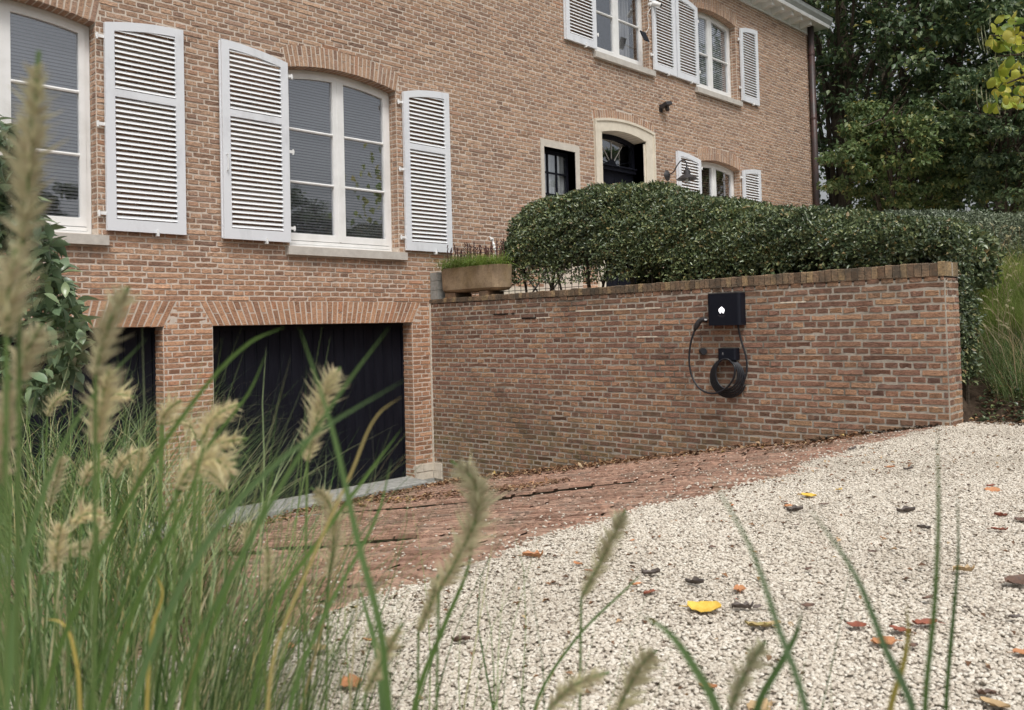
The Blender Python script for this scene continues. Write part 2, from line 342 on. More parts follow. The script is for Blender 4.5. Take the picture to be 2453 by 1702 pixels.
# ================================================================== BRICKWORK
CH = 0.0631; SL = 0.27; HL = 0.135; JT = 0.0122; PROUD = 0.0052
def brick_pts(L, H, rng, nu=5, big=1.0, proud=PROUD):
    """irregular hand-made brick face in local (u,v,n): origin at its centre, n outward"""
    e = .0045 * big
    us = [-L / 2, -L / 2 + e] + [(-L / 2 + L * k / (nu - 3 + 1)) for k in range(1, nu - 3)] + [L / 2 - e, L / 2]
    vs = [-H / 2, -H / 2 + e, H / 2 - e, H / 2]; nu = len(us)
    V = np.zeros((nu, 4, 3))
    for i, u in enumerate(us):
        for j, v in enumerate(vs):
            outer = i in (0, nu - 1) or j in (0, 3)
            V[i, j] = (u + rng.normal(0, .0012 * big), v + rng.normal(0, .0014 * big), -.004 if outer else proud + rng.normal(0, .0018 * big))
    tilt = rng.normal(0, .002); V[1:-1, 1:-1, 2] += np.linspace(-tilt, tilt, 2)[None, :]
    for i in (0, 1, nu - 2, nu - 1):                   # knocked corners
        if rng.random() < .3: V[i, :, 1] *= rng.uniform(.86, .97)
    Fc = [(i * 4 + j, (i + 1) * 4 + j, (i + 1) * 4 + j + 1, i * 4 + j + 1) for i in range(nu - 1) for j in range(3)]
    return V.reshape(-1, 3), Fc
VR = np.random.default_rng(3)
TPL = {}
def tpl(L, H):
    k = (round(L, 3), round(H, 3))
    if k not in TPL: TPL[k] = [brick_pts(L, H, VR, 7 if L > .2 else 6 if L > .1 else 5) for _ in range(10)]
    return TPL[k]
class Plane:   # a wall face: origin o, u along the courses, v up, n out
    def __init__(s, o, u, v, n): s.o, s.u, s.v, s.n = (np.array(q, float) for q in (o, u, v, n))
    def P(s, V): return s.o + V[:, :1] * s.u + V[:, 1:2] * s.v + V[:, 2:3] * s.n
    def mat(s, u, v):
        p = s.o + u * s.u + v * s.v
        return Matrix([[s.u[0], s.v[0], s.n[0], p[0]], [s.u[1], s.v[1], s.n[1], p[1]], [s.u[2], s.v[2], s.n[2], p[2]], [0, 0, 0, 1]])
def lay(u0, u1, v0, v1, cuts, stretch=SL, ch=CH, seed=1, vorigin=None):
    """courses of alternating stretchers and headers over a rectangle; cuts(va,vb)->list of (ua,ub) empty spans"""
    rng = np.random.default_rng(seed); out = []
    vo = v0 if vorigin is None else vorigin
    k0 = math.floor((v0 - vo) / ch + 1e-6); k = k0
    while vo + k * ch < v1 - .012:
        va, vb = vo + k * ch, vo + (k + 1) * ch
        a, bb = max(va, v0), min(vb, v1)
        if bb - a > .02:
            step = stretch if k % 2 == 0 else stretch / 2
            ph = (stretch / 4 if k % 2 else 0) + (stretch / 2 if k % 4 == 2 else 0) + rng.normal(0, .006)
            spans = [(u0, u1)]
            for ca, cb in cuts(a, bb):
                ns = []
                for sa, sb in spans:
                    if cb <= sa or ca >= sb: ns.append((sa, sb)); continue
                    if ca > sa: ns.append((sa, ca))
                    if cb < sb: ns.append((cb, sb))
                spans = ns
            for sa, sb in spans:
                i = math.floor((sa - u0 - ph) / step)
                x = sa
                while x < sb - .015:
                    nx = u0 + ph + (i + 1) * step + rng.normal(0, .0035); i += 1
                    if nx - x < .035: continue
                    if k % 2 == 0 and rng.random() < .04 and nx < sb - .05: nx = x + step / 2; i -= 0
                    e = min(nx, sb)
                    if sb - e < .03: e = sb
                    out.append((x, e, a, bb, k % 2, abs(e - x - step) < .02 and abs(bb - a - ch) < .001))
                    x = e
        k += 1
    return out
def lay_bricks(pl, recs, parent, mat, jt=JT, nsingle=300, stuffname='brick', visible=None, seed=5, wob=.0015):
    rng = np.random.default_rng(seed)
    cen = np.array([[(a + b) / 2, (c + d) / 2, 0] for a, b, c, d, _, _ in recs])
    Wp = pl.P(cen); px, py, dd = proj(Wp)
    size = np.array([(b - a) for a, b, *_ in recs]) / dd ** 2
    ok = (px > 15) & (px < PW - 15) & (py > 10) & (py < PH - 10) & (dd > 0)
    if visible is not None: ok &= np.array([visible(x, y, r) for x, y, r in zip(px, py, recs)])
    full = np.array([r[5] for r in recs])
    score = np.where(ok & full, size, -1); order = np.argsort(-score)[:nsingle]
    single = set(int(i) for i in order if score[i] > 0)
    mb = MB(); meshes = {}
    for i, (a, b, c, d, hd, fl) in enumerate(recs):
        L, H = b - a - jt, d - c - jt
        if L < .012 or H < .012: continue
        if i in single:
            L0 = round(L / .006) * .006
            key = (round(L0, 3), round(H, 3)); var = int(rng.integers(0, 5))
            if (key, var) not in meshes:
                V, Fc = tpl(L0, H)[var]; q = MB(); q.add(V, Fc, 0.0); meshes[(key, var)] = q.mesh('brick', mat)
            o = obj('brick', meshes[(key, var)], parent)
            o.matrix_world = pl.mat((a + b) / 2, (c + d) / 2 + rng.normal(0, wob)) @ Matrix.Rotation(rng.normal(0, .006), 4, 'Z')
        else:
            T = tpl(round(L / .03) * .03 if L > .03 else .03, round(H, 3)); V, Fc = T[int(rng.integers(0, 10))]
            L1 = round(L / .03) * .03 if L > .03 else .03
            V = V.copy(); V[:, 0] *= L / L1
            V[:, 0] += (a + b) / 2; V[:, 1] += (c + d) / 2 + rng.normal(0, wob); mb.add(pl.P(V), Fc, float(rng.uniform(.02, 1)))
    if mb.n:
        o = mb.build(stuffname, mat, parent); tag(o, kind='stuff')
    return single

# ================================================================== HOUSE
house = empty('house', (0, 0, 0))
tag(house, 'brown brick house with white louvred shutters, arched windows, black front door and black garage doors', 'house')
wall = None
XL, XR, ZB, ZT = -7.4, 12.6, -2.3, 7.12
def segz(x0, x1, zs, zc):
    return lambda x: zs + (zc - zs) * (1 - (2 * (min(max(x, x0), x1) - x0) / (x1 - x0) - 1) ** 2)
# openings: x0,x1, bottom, spring, crown
OP = {'win_left': (-6.24, -4.54, 1.09, 3.33, 3.43), 'win_main': (-2.25, -0.53, 1.09, 3.33, 3.43), 'win_up_a': (3.97, 5.66, 4.86, 6.49, 6.58),
      'win_up_b': (7.30, 8.98, 4.84, 6.49, 6.58), 'win_right': (7.30, 8.97, 1.09, 3.31, 3.40), 'door': (4.07, 5.42, .35, 3.44, 3.53),
      'small': (2.537, 3.34, 1.3, 2.98, 2.98), 'garage_a': (-3.28, -0.33, -2.08, .11, .11), 'garage_b': (-6.75, -3.86, -2.08, .11, .11)}
ARCH = ['win_left', 'win_main', 'win_up_a', 'win_up_b', 'win_right']
RING = .265
def make_wall():
    w = empty('wall', (0, 0, 0), house)
    xs = {XL, XR}
    for k, (x0, x1, *_r) in OP.items():
        n = 14 if OP[k][4] > OP[k][3] else 1
        for i in range(n + 1): xs.add(round(x0 + (x1 - x0) * i / n, 4))
    xs = sorted(xs); mb = MB()
    for a, c in zip(xs[:-1], xs[1:]):
        m = (a + c) / 2; segs = [(ZB, ZB, None)]
        hs_ = sorted([(v[2], k) for k, v in OP.items() if v[0] < m < v[1]])
        cur = (ZB, ZB)
        for zb, k in hs_:
            x0, x1, zb, zs, zc = OP[k]; tf = segz(x0, x1, zs, zc)
            if zb > cur[0]: mb.add([(a, 0, cur[0]), (c, 0, cur[1]), (c, 0, zb), (a, 0, zb)], [(0, 1, 2, 3)], .5)
            cur = (tf(a), tf(c))
        mb.add([(a, 0, cur[0]), (c, 0, cur[1]), (c, 0, ZT + .2), (a, 0, ZT + .2)], [(0, 1, 2, 3)], .5)
    for k, (x0, x1, zb, zs, zc) in OP.items():    # reveals
        dep = .5 if 'garage' in k else .32
        for x in (x0, x1): mb.add([(x, 0, zb), (x, dep, zb), (x, dep, zs), (x, 0, zs)], [(0, 1, 2, 3)], .5)
        tf = segz(x0, x1, zs, zc); n = 14
        for i in range(n):
            a, c = x0 + (x1 - x0) * i / n, x0 + (x1 - x0) * (i + 1) / n
            mb.add([(a, 0, tf(a)), (c, 0, tf(c)), (c, dep, tf(c)), (a, dep, tf(a))], [(0, 1, 2, 3)], .5)
        mb.add([(x0, 0, zb), (x1, 0, zb), (x1, dep, zb), (x0, dep, zb)], [(0, 1, 2, 3)], .5)
    mb.build('mortar', M['mortar_house'], w)
    # gable return and back, so that the house is a solid thing
    q = MB(); q.box(XR - .02, XR - .001, .01, 9, ZB, ZT + .2, .5); q.box(XL, XR - .02, 8.98, 9, ZB, ZT + .2, .5); q.box(XL, XL + .02, .01, 9, ZB, ZT + .2, .5)
    q.build('side_wall', M['mortar_house'], w)
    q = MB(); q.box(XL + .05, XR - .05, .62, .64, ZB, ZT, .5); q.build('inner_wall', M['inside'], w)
    return w
wall = make_wall()
VPL = Plane((0, 0, 0), (1, 0, 0), (0, 0, 1), (0, -1, 0))
ARCHTOP = {}
def cuts(va, vb):
    o = []; m = (va + vb) / 2
    for k, (x0, x1, zb, zs, zc) in OP.items():
        if k == 'door':
            if m < 3.64: o.append((3.87, 5.70))
            elif m < 3.92:
                f = segz(3.84, 5.73, 3.80, 3.905)
                xx = [x for x in np.linspace(3.84, 5.73, 60) if f(x) > m]
                if xx: o.append((xx[0], xx[-1]))
            continue
        if k == 'small':
            if m < 3.086: o.append((2.457, 3.453))
            continue
        if 'garage' in k:
            if zb <= m < .11: o.append((x0, x1))
            elif .11 <= m < .395: t = (m - .11) / .285; o.append((x0 - .16 * t, x1 + .16 * t))
            continue
        if k.startswith('win'):
            if zb - .11 < m < zb: o.append((x0 - .06, x1 + .06))
        if zb <= m < zs: o.append((x0, x1)); continue
        if m >= zs:
            ex = .06; f = segz(x0 - ex, x1 + ex, zs + RING - .015, zc + RING)
            if m < zs + RING - .02:
                t = (m - zs) / RING; o.append((x0 - ex * t, x1 + ex * t))
            else:
                xx = [x for x in np.linspace(x0 - ex, x1 + ex, 80) if f(x) > m]
                if xx: o.append((xx[0], xx[-1]))
    if m < .62 and m > .3: o.append((1.0, 2.45)); o.append((3.46, 3.86)); o.append((5.71, 12.6))
    if -2.02 < m < -1.57 - .0: pass
    return o
ZO = .395                      # a bed joint lies on top of the garage lintels
recs = lay(XL, XR, ZB, ZT, cuts, vorigin=ZO - CH * 60, seed=11)
recs = [r for r in recs if not (r[0] > .3 and r[3] < .35) and not (r[1] > -.46 and r[0] < 0.02 and r[3] < -1.86 and r[2] > -2.4 and r[0] > -.5)]
SHX = [(-4.47, -3.6), (-3.2, -2.27), (-.44, .44)]
def vis_house(px, py, r):
    x, z = (r[0] + r[1]) / 2, (r[2] + r[3]) / 2
    if px < 200 or z < -1.2: return False
    if z > 1.1 and any(a < x < b_ for a, b_ in SHX): return False
    return True
lay_bricks(VPL, recs, wall, M['brick_house'], nsingle=300, visible=vis_house)
# reveal bricks on the jambs that face the camera, and soffits under the arches
mbr = MB(); rr = np.random.default_rng(9)
for k, (x0, x1, zb, zs, zc) in OP.items():
    if k in ('door', 'small'): continue
    dep = .215 if 'garage' in k else .15
    for (x, nx) in ((x1, -1), (x0, 1)):
        pl = Plane((x, 0, 0), (0, 1, 0), (0, 0, 1), (nx, 0, 0))
        z = ZO - CH * math.floor((ZO - zb) / CH)
        i = 0
        while z + CH < zs + .01:
            ys = [0.002, .105, dep] if dep < .2 else ([0.002, .11, dep] if i % 2 else [0.002, dep])
            for a, c_ in zip(ys[:-1], ys[1:]):
                V, Fc = brick_pts(c_ - a - .008, CH - JT, rr, 5); V[:, 0] += (a + c_) / 2; V[:, 1] += z + CH / 2
                mbr.add(pl.P(V), Fc, float(rr.uniform(.02, 1)))
            z += CH; i += 1
o = mbr.build('reveal_bricks', M['brick_house'], wall); tag(o, kind='stuff')

def voussoirs(name, child, x0, x1, zs, zc, ring, ex, parent, split=True, dy=.0085, pitch=.0635, soffit=.15, seed=1):
    """brick-on-end arch: every brick its own mesh child"""
    rng = np.random.default_rng(seed); n = max(3, round((x1 - x0) / pitch)); lo = segz(x0, x1, zs, zc)
    w = x1 - x0; base = MB(); hi = segz(x0 - ex, x1 + ex, zs + ring, zc + ring)
    base.band([x0 - ex + (w + 2 * ex) * i / 20 for i in range(21)], lambda x: hi(x) - .004, lambda x: lo(x0 + (x - x0 + ex) * w / (w + 2 * ex)) + .004, -.004, .003, .5)
    root = base.build(name, M['mortar_house'], parent)
    def pt(t, s): # t along, s radial 0..1
        xb = x0 + w * t; xt = x0 - ex + (w + 2 * ex) * t
        return np.array([xb + (xt - xb) * s, lo(xb) + (hi(xt) - lo(xb)) * s])
    for i in range(n):
        ta, tb = i / n, (i + 1) / n; g = .0075 / w
        pieces = [(0.0, 1.0)] if (i % 2 == 0 or not split) else ([(0, .49), (.53, 1.0)] if rng.random() < .75 else [(0, .62), (.66, 1.0)])
        for sa, sb in pieces:
            P = [pt(ta + g, sa), pt(tb - g, sa), pt(tb - g, sb), pt(ta + g, sb)]
            c = sum(P) / 4; fy = -dy + rng.normal(0, .0015)
            e = .93
            V = [(p[0], .0, p[1]) for p in P] + [(c[0] + (p[0] - c[0]) * .90 + rng.normal(0, .0008), fy, c[1] + (p[1] - c[1]) * .975 + rng.normal(0, .0015)) for p in P]
            Fc = [(0, 1, 5, 4), (1, 2, 6, 5), (2, 3, 7, 6), (3, 0, 4, 7), (4, 5, 6, 7)]
            if sa == 0:   # underside seen from below
                V += [(P[0][0], soffit, P[0][1] - .003), (P[1][0], soffit, P[1][1] - .003), (P[0][0], -.002, P[0][1] - .003), (P[1][0], -.002, P[1][1] - .003)]
                Fc.append((8, 9, 11, 10))
            q = MB(); q.add(V, Fc, 0.0); q.build(child, M['brick_house'], root)
    return root
for i, k in enumerate(ARCH):
    x0, x1, zb, zs, zc = OP[k]; voussoirs('window_arch', 'arch_brick', x0, x1, zs, zc, RING, .06, house, seed=20 + i, pitch=.0635 if i < 2 else .068)
voussoirs('door_arch', 'arch_brick', 3.87, 5.70, 3.645, 3.745, .15, .03, house, split=False, seed=31, pitch=.07)
for i, k in enumerate(('garage_a', 'garage_b')):
    x0, x1 = OP[k][0], OP[k][1]
    voussoirs('garage_lintel', 'lintel_brick', x0, x1, .11, .112, .283, .16, house, seed=40 + i, pitch=.0735, soffit=.34)

# ---- windows
def ring(mb, x0, x1, z0, topf, w, y0, y1, wb=None):
    wb = wb or w
    mb.prism([(x0, z0), (x0 + w, z0), (x0 + w, topf(x0 + w) - w * .5), (x0, topf(x0))], y0, y1)
    mb.prism([(x1 - w, z0), (x1, z0), (x1, topf(x1)), (x1 - w, topf(x1 - w) - w * .5)], y0, y1)
    mb.box(x0 + w, x1 - w, y0, y1, z0, z0 + wb)
    xs = [x0 + (x1 - x0) * i / 14 for i in range(15)]; mb.band(xs, topf, lambda x: topf(x) - w, y0 + .0006, y1 - .0006)
def window(key, bars, blind=None, sill_x=None, label=None, curtain=False, wood=False):
    x0, x1, zb, zs, zc = OP[key]; tf = segz(x0, x1, zs, zc); Y = .16
    mb = MB(); ring(mb, x0 + .004, x1 - .004, zb + .004, lambda x: tf(x) - .004, .05, Y, Y + .07, .06)
    mb.box(x0 + .03, x1 - .03, Y - .03, Y + .02, zb + .004, zb + .035); mb.box(x0 + .05, x1 - .05, Y - .012, Y + .02, zb + .045, zb + .085)
    win = mb.build('window', M['white'], house)
    if label: tag(win, label)
    cx = (x0 + x1) / 2; t2 = lambda x: tf(x) - .052
    for (a, c, inner) in ((x0 + .05, cx - .006, 1), (cx + .006, x1 - .05, 0)):
        s_ = MB(); ys = Y - .008
        # sash: stiles, bottom rail, curved top rail
        L_, R_ = (.065, .082) if inner else (.082, .065)
        zb2 = zb + .092
        s_.prism([(a, zb2), (a + L_, zb2), (a + L_, t2(a + L_)), (a, t2(a))], ys, Y + .05)
        s_.prism([(c - R_, zb2), (c, zb2), (c, t2(c)), (c - R_, t2(c - R_))], ys, Y + .05)
        s_.box(a + L_, c - R_, ys, Y + .05, zb2, zb2 + .085)
        xs = [a + L_ + (c - R_ - a - L_) * i / 8 for i in range(9)]
        s_.band(xs, t2, lambda x: t2(x) - .066, ys + .001, Y + .05)
        s_.box(a + L_ - .001, c - R_ + .001, ys + .006, ys + .016, zb2 + .085, zb2 + .093)
        sash = s_.build('sash', M['white'], win)
        for z in bars:
            q = MB(); q.prism([(ys + .004, z - .015), (Y + .03, z - .015), (Y + .03, z + .015), (ys + .004, z + .015), (ys - .002, z)], a + L_, c - R_, ax='x'); q.build('glazing_bar', M['white'], win)
        zz = [zb2 + .085] + list(bars)
        for i, z in enumerate(zz):
            top = (lambda x, z=z, i=i: (t2(x) - .06)) if i == len(bars) else (lambda x, i=i: bars[i] - .013)
            lo_ = z + (.013 if i else 0)
            xs = [a + L_ - .002 + (c - R_ - a - L_ + .004) * i2 / 8 for i2 in range(9)] if i == len(bars) else [a + L_ - .002, c - R_ + .002]
            q = MB(); q.band(xs, top, lambda x, l=lo_: l, Y + .022, Y + .026); q.build('pane', M['glass'], win)
        if blind:
            q = MB(); z = blind[0]
            while z < t2((a + c) / 2) - .04:
                q.add([(a + .03, Y + .05, z), (c - .03, Y + .05, z), (c - .03, Y + .062, z + blind[2] * .80), (a + .03, Y + .062, z + blind[2] * .80)], [(0, 1, 2, 3)], .5)
                z += blind[2]
            q.build('blind', M['blind_wood'] if wood else M['net'] if key == 'win_up_b' else M['blind'], win)
    q = MB(); q.box(cx - .004, cx + .004, Y - .02, Y - .008, (zb + zs) / 2 - .25, (zb + zs) / 2 - .19); q.box(cx - .02, cx + .02, Y - .013, Y - .008, zb + .1, t2(cx) - .005)
    q.build('mullion', M['white'], win)
    if curtain:
        q = MB(); n = 40
        for i in range(n):
            xa, xb = cx + .12 + .5 * i / n, cx + .12 + .5 * (i + 1) / n
            q.add([(xa, Y + .18 + .03 * math.sin(i * .9), zb), (xb, Y + .18 + .03 * math.sin((i + 1) * .9), zb), (xb, Y + .18 + .03 * math.sin((i + 1) * .9), zs + .05), (xa, Y + .18 + .03 * math.sin(i * .9), zs + .05)], [(0, 1, 2, 3)], .5)
        q.build('curtain', M['curtain'], win, smooth=True)
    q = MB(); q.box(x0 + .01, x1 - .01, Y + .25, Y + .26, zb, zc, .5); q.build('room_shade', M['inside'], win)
    sx = sill_x or (x0 - .06, x1 + .09)
    q = MB(); q.prism([(-.075, zb - .115), (Y + .0, zb - .115), (Y + .0, zb + .004), (-.075, zb - .012)], sx[0], sx[1], ax='x'); q.build('sill', M['sill'], win)
    return win
window('win_left', (1.94, 2.61), blind=(1.2, 0, .036))
window('win_main', (1.93, 2.605), blind=(1.2, 0, .036))
window('win_up_a', (5.70,), curtain=True)
window('win_up_b', (5.68,), blind=(4.95, 0, .045))
window('win_right', (2.55,), blind=(1.2, 0, .05), wood=True)

# ---- shutters: hinged side hx, free side fx
SHM = {}
def shutter(hx, fx, z0, zs, zc, mid=None, handle=False, label=None, y=-.045, pitch=.0575):
    a, c = min(hx, fx), max(hx, fx); wd = c - a
    tf = lambda x: zs + (zc - zs) * (1 - (1 - min(1, max(0, (x - hx) / (fx - hx)))) ** 2)
    mb = MB(); y0, y1 = y - .02, y + .02; st = .098
    mb.prism([(a, z0), (a + st, z0), (a + st, tf(a + st) - .0), (a, tf(a))], y0, y1)
    mb.prism([(c - st, z0), (c, z0), (c, tf(c)), (c - st, tf(c - st))], y0, y1)
    mb.box(a + st, c - st, y0, y1, z0, z0 + .125)
    xs = [a + st + (wd - 2 * st) * i / 8 for i in range(9)]; mb.band(xs, tf, lambda x: tf(x) - .095, y0 + .001, y1)
    if mid: mb.box(a + st, c - st, y0 + .001, y1, mid - .04, mid + .04)
    if y < -.04: # rebate strip on the free edge
        mb.box(fx - .012, fx + .012, y1 - .006, y1 + .014, z0 + .01, tf(fx) - .01)
    sh = mb.build('shutter', M['shutter'], house)
    if label: tag(sh, label)
    key = round(wd - 2 * st, 2)
    if key not in SHM:
        q = MB(); w2 = (wd - 2 * st) / 2 + .004; h, d_, t = .0165, .015, .004
        q.prism([(-d_ - t * .4, -h), (-d_ + t, -h - .002), (d_ + t * .4, h), (d_ - t, h + .002)], -w2, w2, ax='x', r=0.0)
        SHM[key] = q.mesh('slat', M['slat'])
    xm = (a + c) / 2
    zones = [(z0 + .125, mid - .04), (mid + .04, zc - .08)] if mid else [(z0 + .125, zc - .08)]
    for za, zb_ in zones:
        n = int(round((zb_ - za) / pitch))
        for i in range(n):
            z = za + (i + .5) * (zb_ - za) / n
            if z > tf(hx) - .03 and z > tf(xm) - .06: continue
            obj('slat', SHM[key], sh, (xm, y + .0, z))
    sg = 1 if hx < fx else -1
    for z in ([z0 + .18, (z0 + zs) / 2 + .02, zs - .15] if z0 < 4 else [z0 + .28, zs - .25]):
        q = MB(); q.box(min(hx, hx - sg * .085), max(hx, hx - sg * .085), y1 - .018, y1 - .004, z - .017, z + .017); q.tube([(hx - sg * .07, y1 - .012, z - .035), (hx - sg * .07, y1 - .012, z + .03)], .011)
        q.build('hinge', M['white'], sh)
    q = MB(); xq = a + wd * .62; q.box(xq - .012, xq + .012, y0 - .02, y1, z0 - .035, z0 - .003); q.tube([(xq, y0 - .012, z0 - .03), (xq, y0 - .012, z0 + .035)], .010); q.build('shutter_catch', M['white'], sh)
    if handle:
        q = MB(); xh = fx - sg * .045; q.tube([(xh, y0, z0 + .98), (xh, y0 - .03, z0 + .99), (xh, y0 - .03, z0 + .80), (xh, y0, z0 + .79)], .006); q.build('handle', M['white'], sh)
    return sh
LS, LC = 3.345, 3.455
shutter(-4.465, -3.605, 1.135, LS, LC, 2.613)
shutter(-2.29, -3.165, 1.12, LS, LC, 2.605, handle=True, y=-.075)
shutter(-.445, .41, 1.115, LS - .01, LC, 2.585)
shutter(3.96, 3.13, 4.885, 6.47, 6.58)
shutter(5.73, 6.49, 4.885, 6.47, 6.58)
shutter(7.33, 6.53, 4.885, 6.47, 6.58)
shutter(9.09, 9.86, 4.87, 6.47, 6.58)
shutter(7.29, 6.45, 1.12, 3.32, 3.41, 1.9)
shutter(9.01, 9.80, 1.12, 3.31, 3.40, 1.9)

# ---- small barred window with stone frame
x0, x1, zb, zt = 2.537, 3.34, 1.3, 2.98
mb = MB(); mb.box(2.457, x0, -.012, .12, zb - .15, zt); mb.box(x1, 3.453, -.012, .12, zb - .15, zt); mb.box(2.457, 3.453, -.012, .12, zt, 3.086); mb.box(x0, x1, -.02, .12, zb - .15, zb)
mb.box(x0 - .05, x0, .12, .25, zb, zt); mb.box(x1, x1 + .02, .12, .25, zb, zt); mb.box(x0, x1, .12, .25, zt, zt + .02)
sw = mb.build('stone_framed_window', M['stone'], house)
mb = MB(); mb.box(x0, x0 + .05, .16, .21, zb, zt); mb.box(x1 - .06, x1, .16, .21, zb, zt); mb.box(x0 + .05, x1 - .06, .16, .21, zt - .06, zt); mb.box(x0 + .05, x1 - .06, .16, .21, zb, zb + .06)
mb.build('frame', M['black'], sw)
for x in (x0 + .05 + .23, x0 + .05 + .46):
    q = MB(); q.box(x - .013, x + .013, .165, .2, zb + .06, zt - .06); q.build('glazing_bar', M['black'], sw)
for z in (2.60, 2.235, 1.87, 1.5):
    q = MB(); q.box(x0 + .05, x1 - .06, .163, .202, z - .013, z + .013); q.build('glazing_bar', M['black'], sw)
for i in range(3):
    for z0_, z1_ in zip((1.36, 1.5, 1.87, 2.235, 2.60), (1.5, 1.87, 2.235, 2.60, 2.92)):
        q = MB(); q.box(x0 + .05 + .23 * i, x0 + .05 + .23 * (i + 1), .18, .184, z0_ + .013, z1_ - .013); q.build('pane', M['glass'], sw)
q = MB(); q.box(x0 + .03, x1 - .03, .215, .225, zb, zt); q.build('curtain', M['net'], sw)

# ---- front door and its stone surround
mb = MB(); ds = segz(3.87, 5.70, 3.645, 3.745); di = segz(4.07, 5.42, 3.44, 3.53)
mb.box(3.87, 4.07, -.03, .0, .35, 3.44); mb.box(5.42, 5.70, -.03, 0, .35, 3.44)
nn = 16
xsA = [3.87 + 1.83 * i / nn for i in range(nn + 1)]
mb.band(xsA, ds, lambda x: di(x) if 4.07 < x < 5.42 else 3.44, -.03, 0)
mb.band(xsA, lambda x: ds(x) + .001, lambda x: ds(x) - .045, -.05, -.028)
mb.box(3.87, 3.91, -.05, -.028, .35, 3.60); mb.box(5.66, 5.70, -.05, -.028, .35, 3.60)
mb.box(4.0, 4.07, 0, .3, .35, 3.44); mb.box(5.42, 5.49, 0, .3, .35, 3.44)
mb.band([4.07 + 1.35 * i / 12 for i in range(13)], lambda x: di(x) + .05, di, 0, .3)
door = mb.build('door_surround', M['cream'], house)
mb = MB(); mb.box(5.375, 5.42, .0, .012, .35, 3.4); mb.build('moulding', M['cream'], door)
fd = MB(); fd.box(4.07, 5.42, .29, .33, .35, 2.86); dl = fd.build('front_door', M['black'], house)
for (a, c_, z0_, z1_) in ((4.2, 4.68, 1.7, 2.7), (4.81, 5.29, 1.7, 2.7), (4.2, 4.68, .55, 1.55), (4.81, 5.29, .55, 1.55)):
    q = MB(); q.box(a, c_, .275, .289, z0_, z1_); q.box(a + .05, c_ - .05, .262, .274, z0_ + .05, z1_ - .05); q.build('panel', M['black'], dl)
q = MB(); q.tube([(4.9, .28, 1.35), (4.9, .22, 1.35), (5.0, .22, 1.35)], .012); q.build('handle', M['steel'], dl)
q = MB(); q.box(4.05, 5.44, .22, .30, 2.86, 2.93); q.box(4.03, 5.46, .19, .27, 2.93, 2.955); q.build('transom', M['black'], dl)
fan = MB(); ff = lambda x: di(x) - .005
fan.box(4.07, 4.15, .25, .32, 2.955, 3.40); fan.box(5.34, 5.42, .25, .32, 2.955, 3.40); fan.band([4.07 + 1.35 * i / 12 for i in range(13)], ff, lambda x: ff(x) - .075, .251, .32)
fl = fan.build('fanlight', M['black'], dl) if False else fan.build('fanlight', M['black'], house)
q = MB(); q.box(4.15, 5.34, .29, .294, 2.955, 3.45); q.build('pane', M['glass'], fl)
for ang in (12, 50, 90, 130, 168):
    q = MB(); a = math.radians(ang); cx_, cz_ = 4.745, 2.965; L = .62 if ang in (12, 168) else .5 if ang != 90 else .44
    q.obox((cx_ + L / 2 * math.cos(a), .285, cz_ + L / 2 * math.sin(a)), (L / 2 * math.cos(a), 0, L / 2 * math.sin(a)), (0, .006, 0), (-.006 * math.sin(a), 0, .006 * math.cos(a))); q.build('glazing_bar', M['sill'] if ang in (50, 90, 130) else M['black'], fl)
q = MB(); q.lathe([(0, -.02), (.11, -.02), (.12, 0), (.12, .02)], (4.745, .285, 2.965), ax=1); q.build('boss', M['black'], fl)
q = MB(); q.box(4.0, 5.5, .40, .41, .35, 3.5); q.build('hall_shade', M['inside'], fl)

# ---- plinth, garage doors, thresholds, corner stones
mb = MB(); mb.box(1.0, 2.455, -.035, -.001, .25, .62, .5); mb.box(3.46, 3.86, -.035, -.001, .25, .62, .5); mb.box(5.71, XR, -.035, -.001, .25, .62, .5); mb.build('plinth', M['cream'], house)
for key, n in (('garage_a', 18), ('garage_b', 18)):
    x0, x1 = OP[key][0], OP[key][1]
    q = MB(); q.box(x0, x0 + .03, .20, .27, -2.06, .1); q.box(x1 - .03, x1, .20, .27, -2.06, .1); q.box(x0 + .03, x1 - .03, .20, .27, .05, .1); gd = q.build('garage_door', M['black'], house)
    w = (x1 - x0 - .06) / n
    plk = MB(); plk.prism([(-w / 2 + .001, .04), (-w / 2 + .001, .012), (-w / 2 + .009, 0), (w / 2 - .009, 0), (w / 2 - .001, .012), (w / 2 - .001, .04)], -2.05, .05, ax='z', r=0.0); pm = plk.mesh('plank', M['black'])
    for i in range(n): obj('plank', pm, gd, (x0 + .03 + (i + .5) * w, .215 + .002 * (i % 3), 0))
    q = MB(); q.tube([(x1 - 1.2, .22, -.98), (x1 - 1.2, .195, -.98)], .012); q.build('keyhole', M['steel'], gd)
    q = MB(); q.prism([(-.24, -2.16), (.20, -2.16), (.20, -2.055), (-.22, -2.07), (-.24, -2.09)], x0 - .02, x1 + .01, ax='x'); q.build('threshold', M['concrete'], house)
q = MB()
for i, z in enumerate((-2.03, -1.80)):
    for (a, c_) in (((-.455, -.30), (-.30, -.03)) if i == 0 else ((-.455, -.20), (-.20, -.03))):
        pass
cs = empty('corner_stones', (0, 0, 0), house)
for i, (z0_, z1_) in enumerate(((-2.10, -1.992), (-1.988, -1.885))):
    xs_ = (-.33, -.155 if i else -.33, -.012)
    xs_ = (-.325, -.19, -.012) if i else (-.325, -.012)
    for a, c_ in zip(xs_[:-1], xs_[1:]):
        q = MB(); q.box(a + .004, c_ - .004, -.016, .0 + .16, z0_ + .004, z1_ - .004); q.build('stone_block', M['lime'], cs)
    q = MB(); q.box(-.335, -.326, .0, .20, z0_ + .002, z1_ - .002); q.build('stone_block', M['lime'], cs)
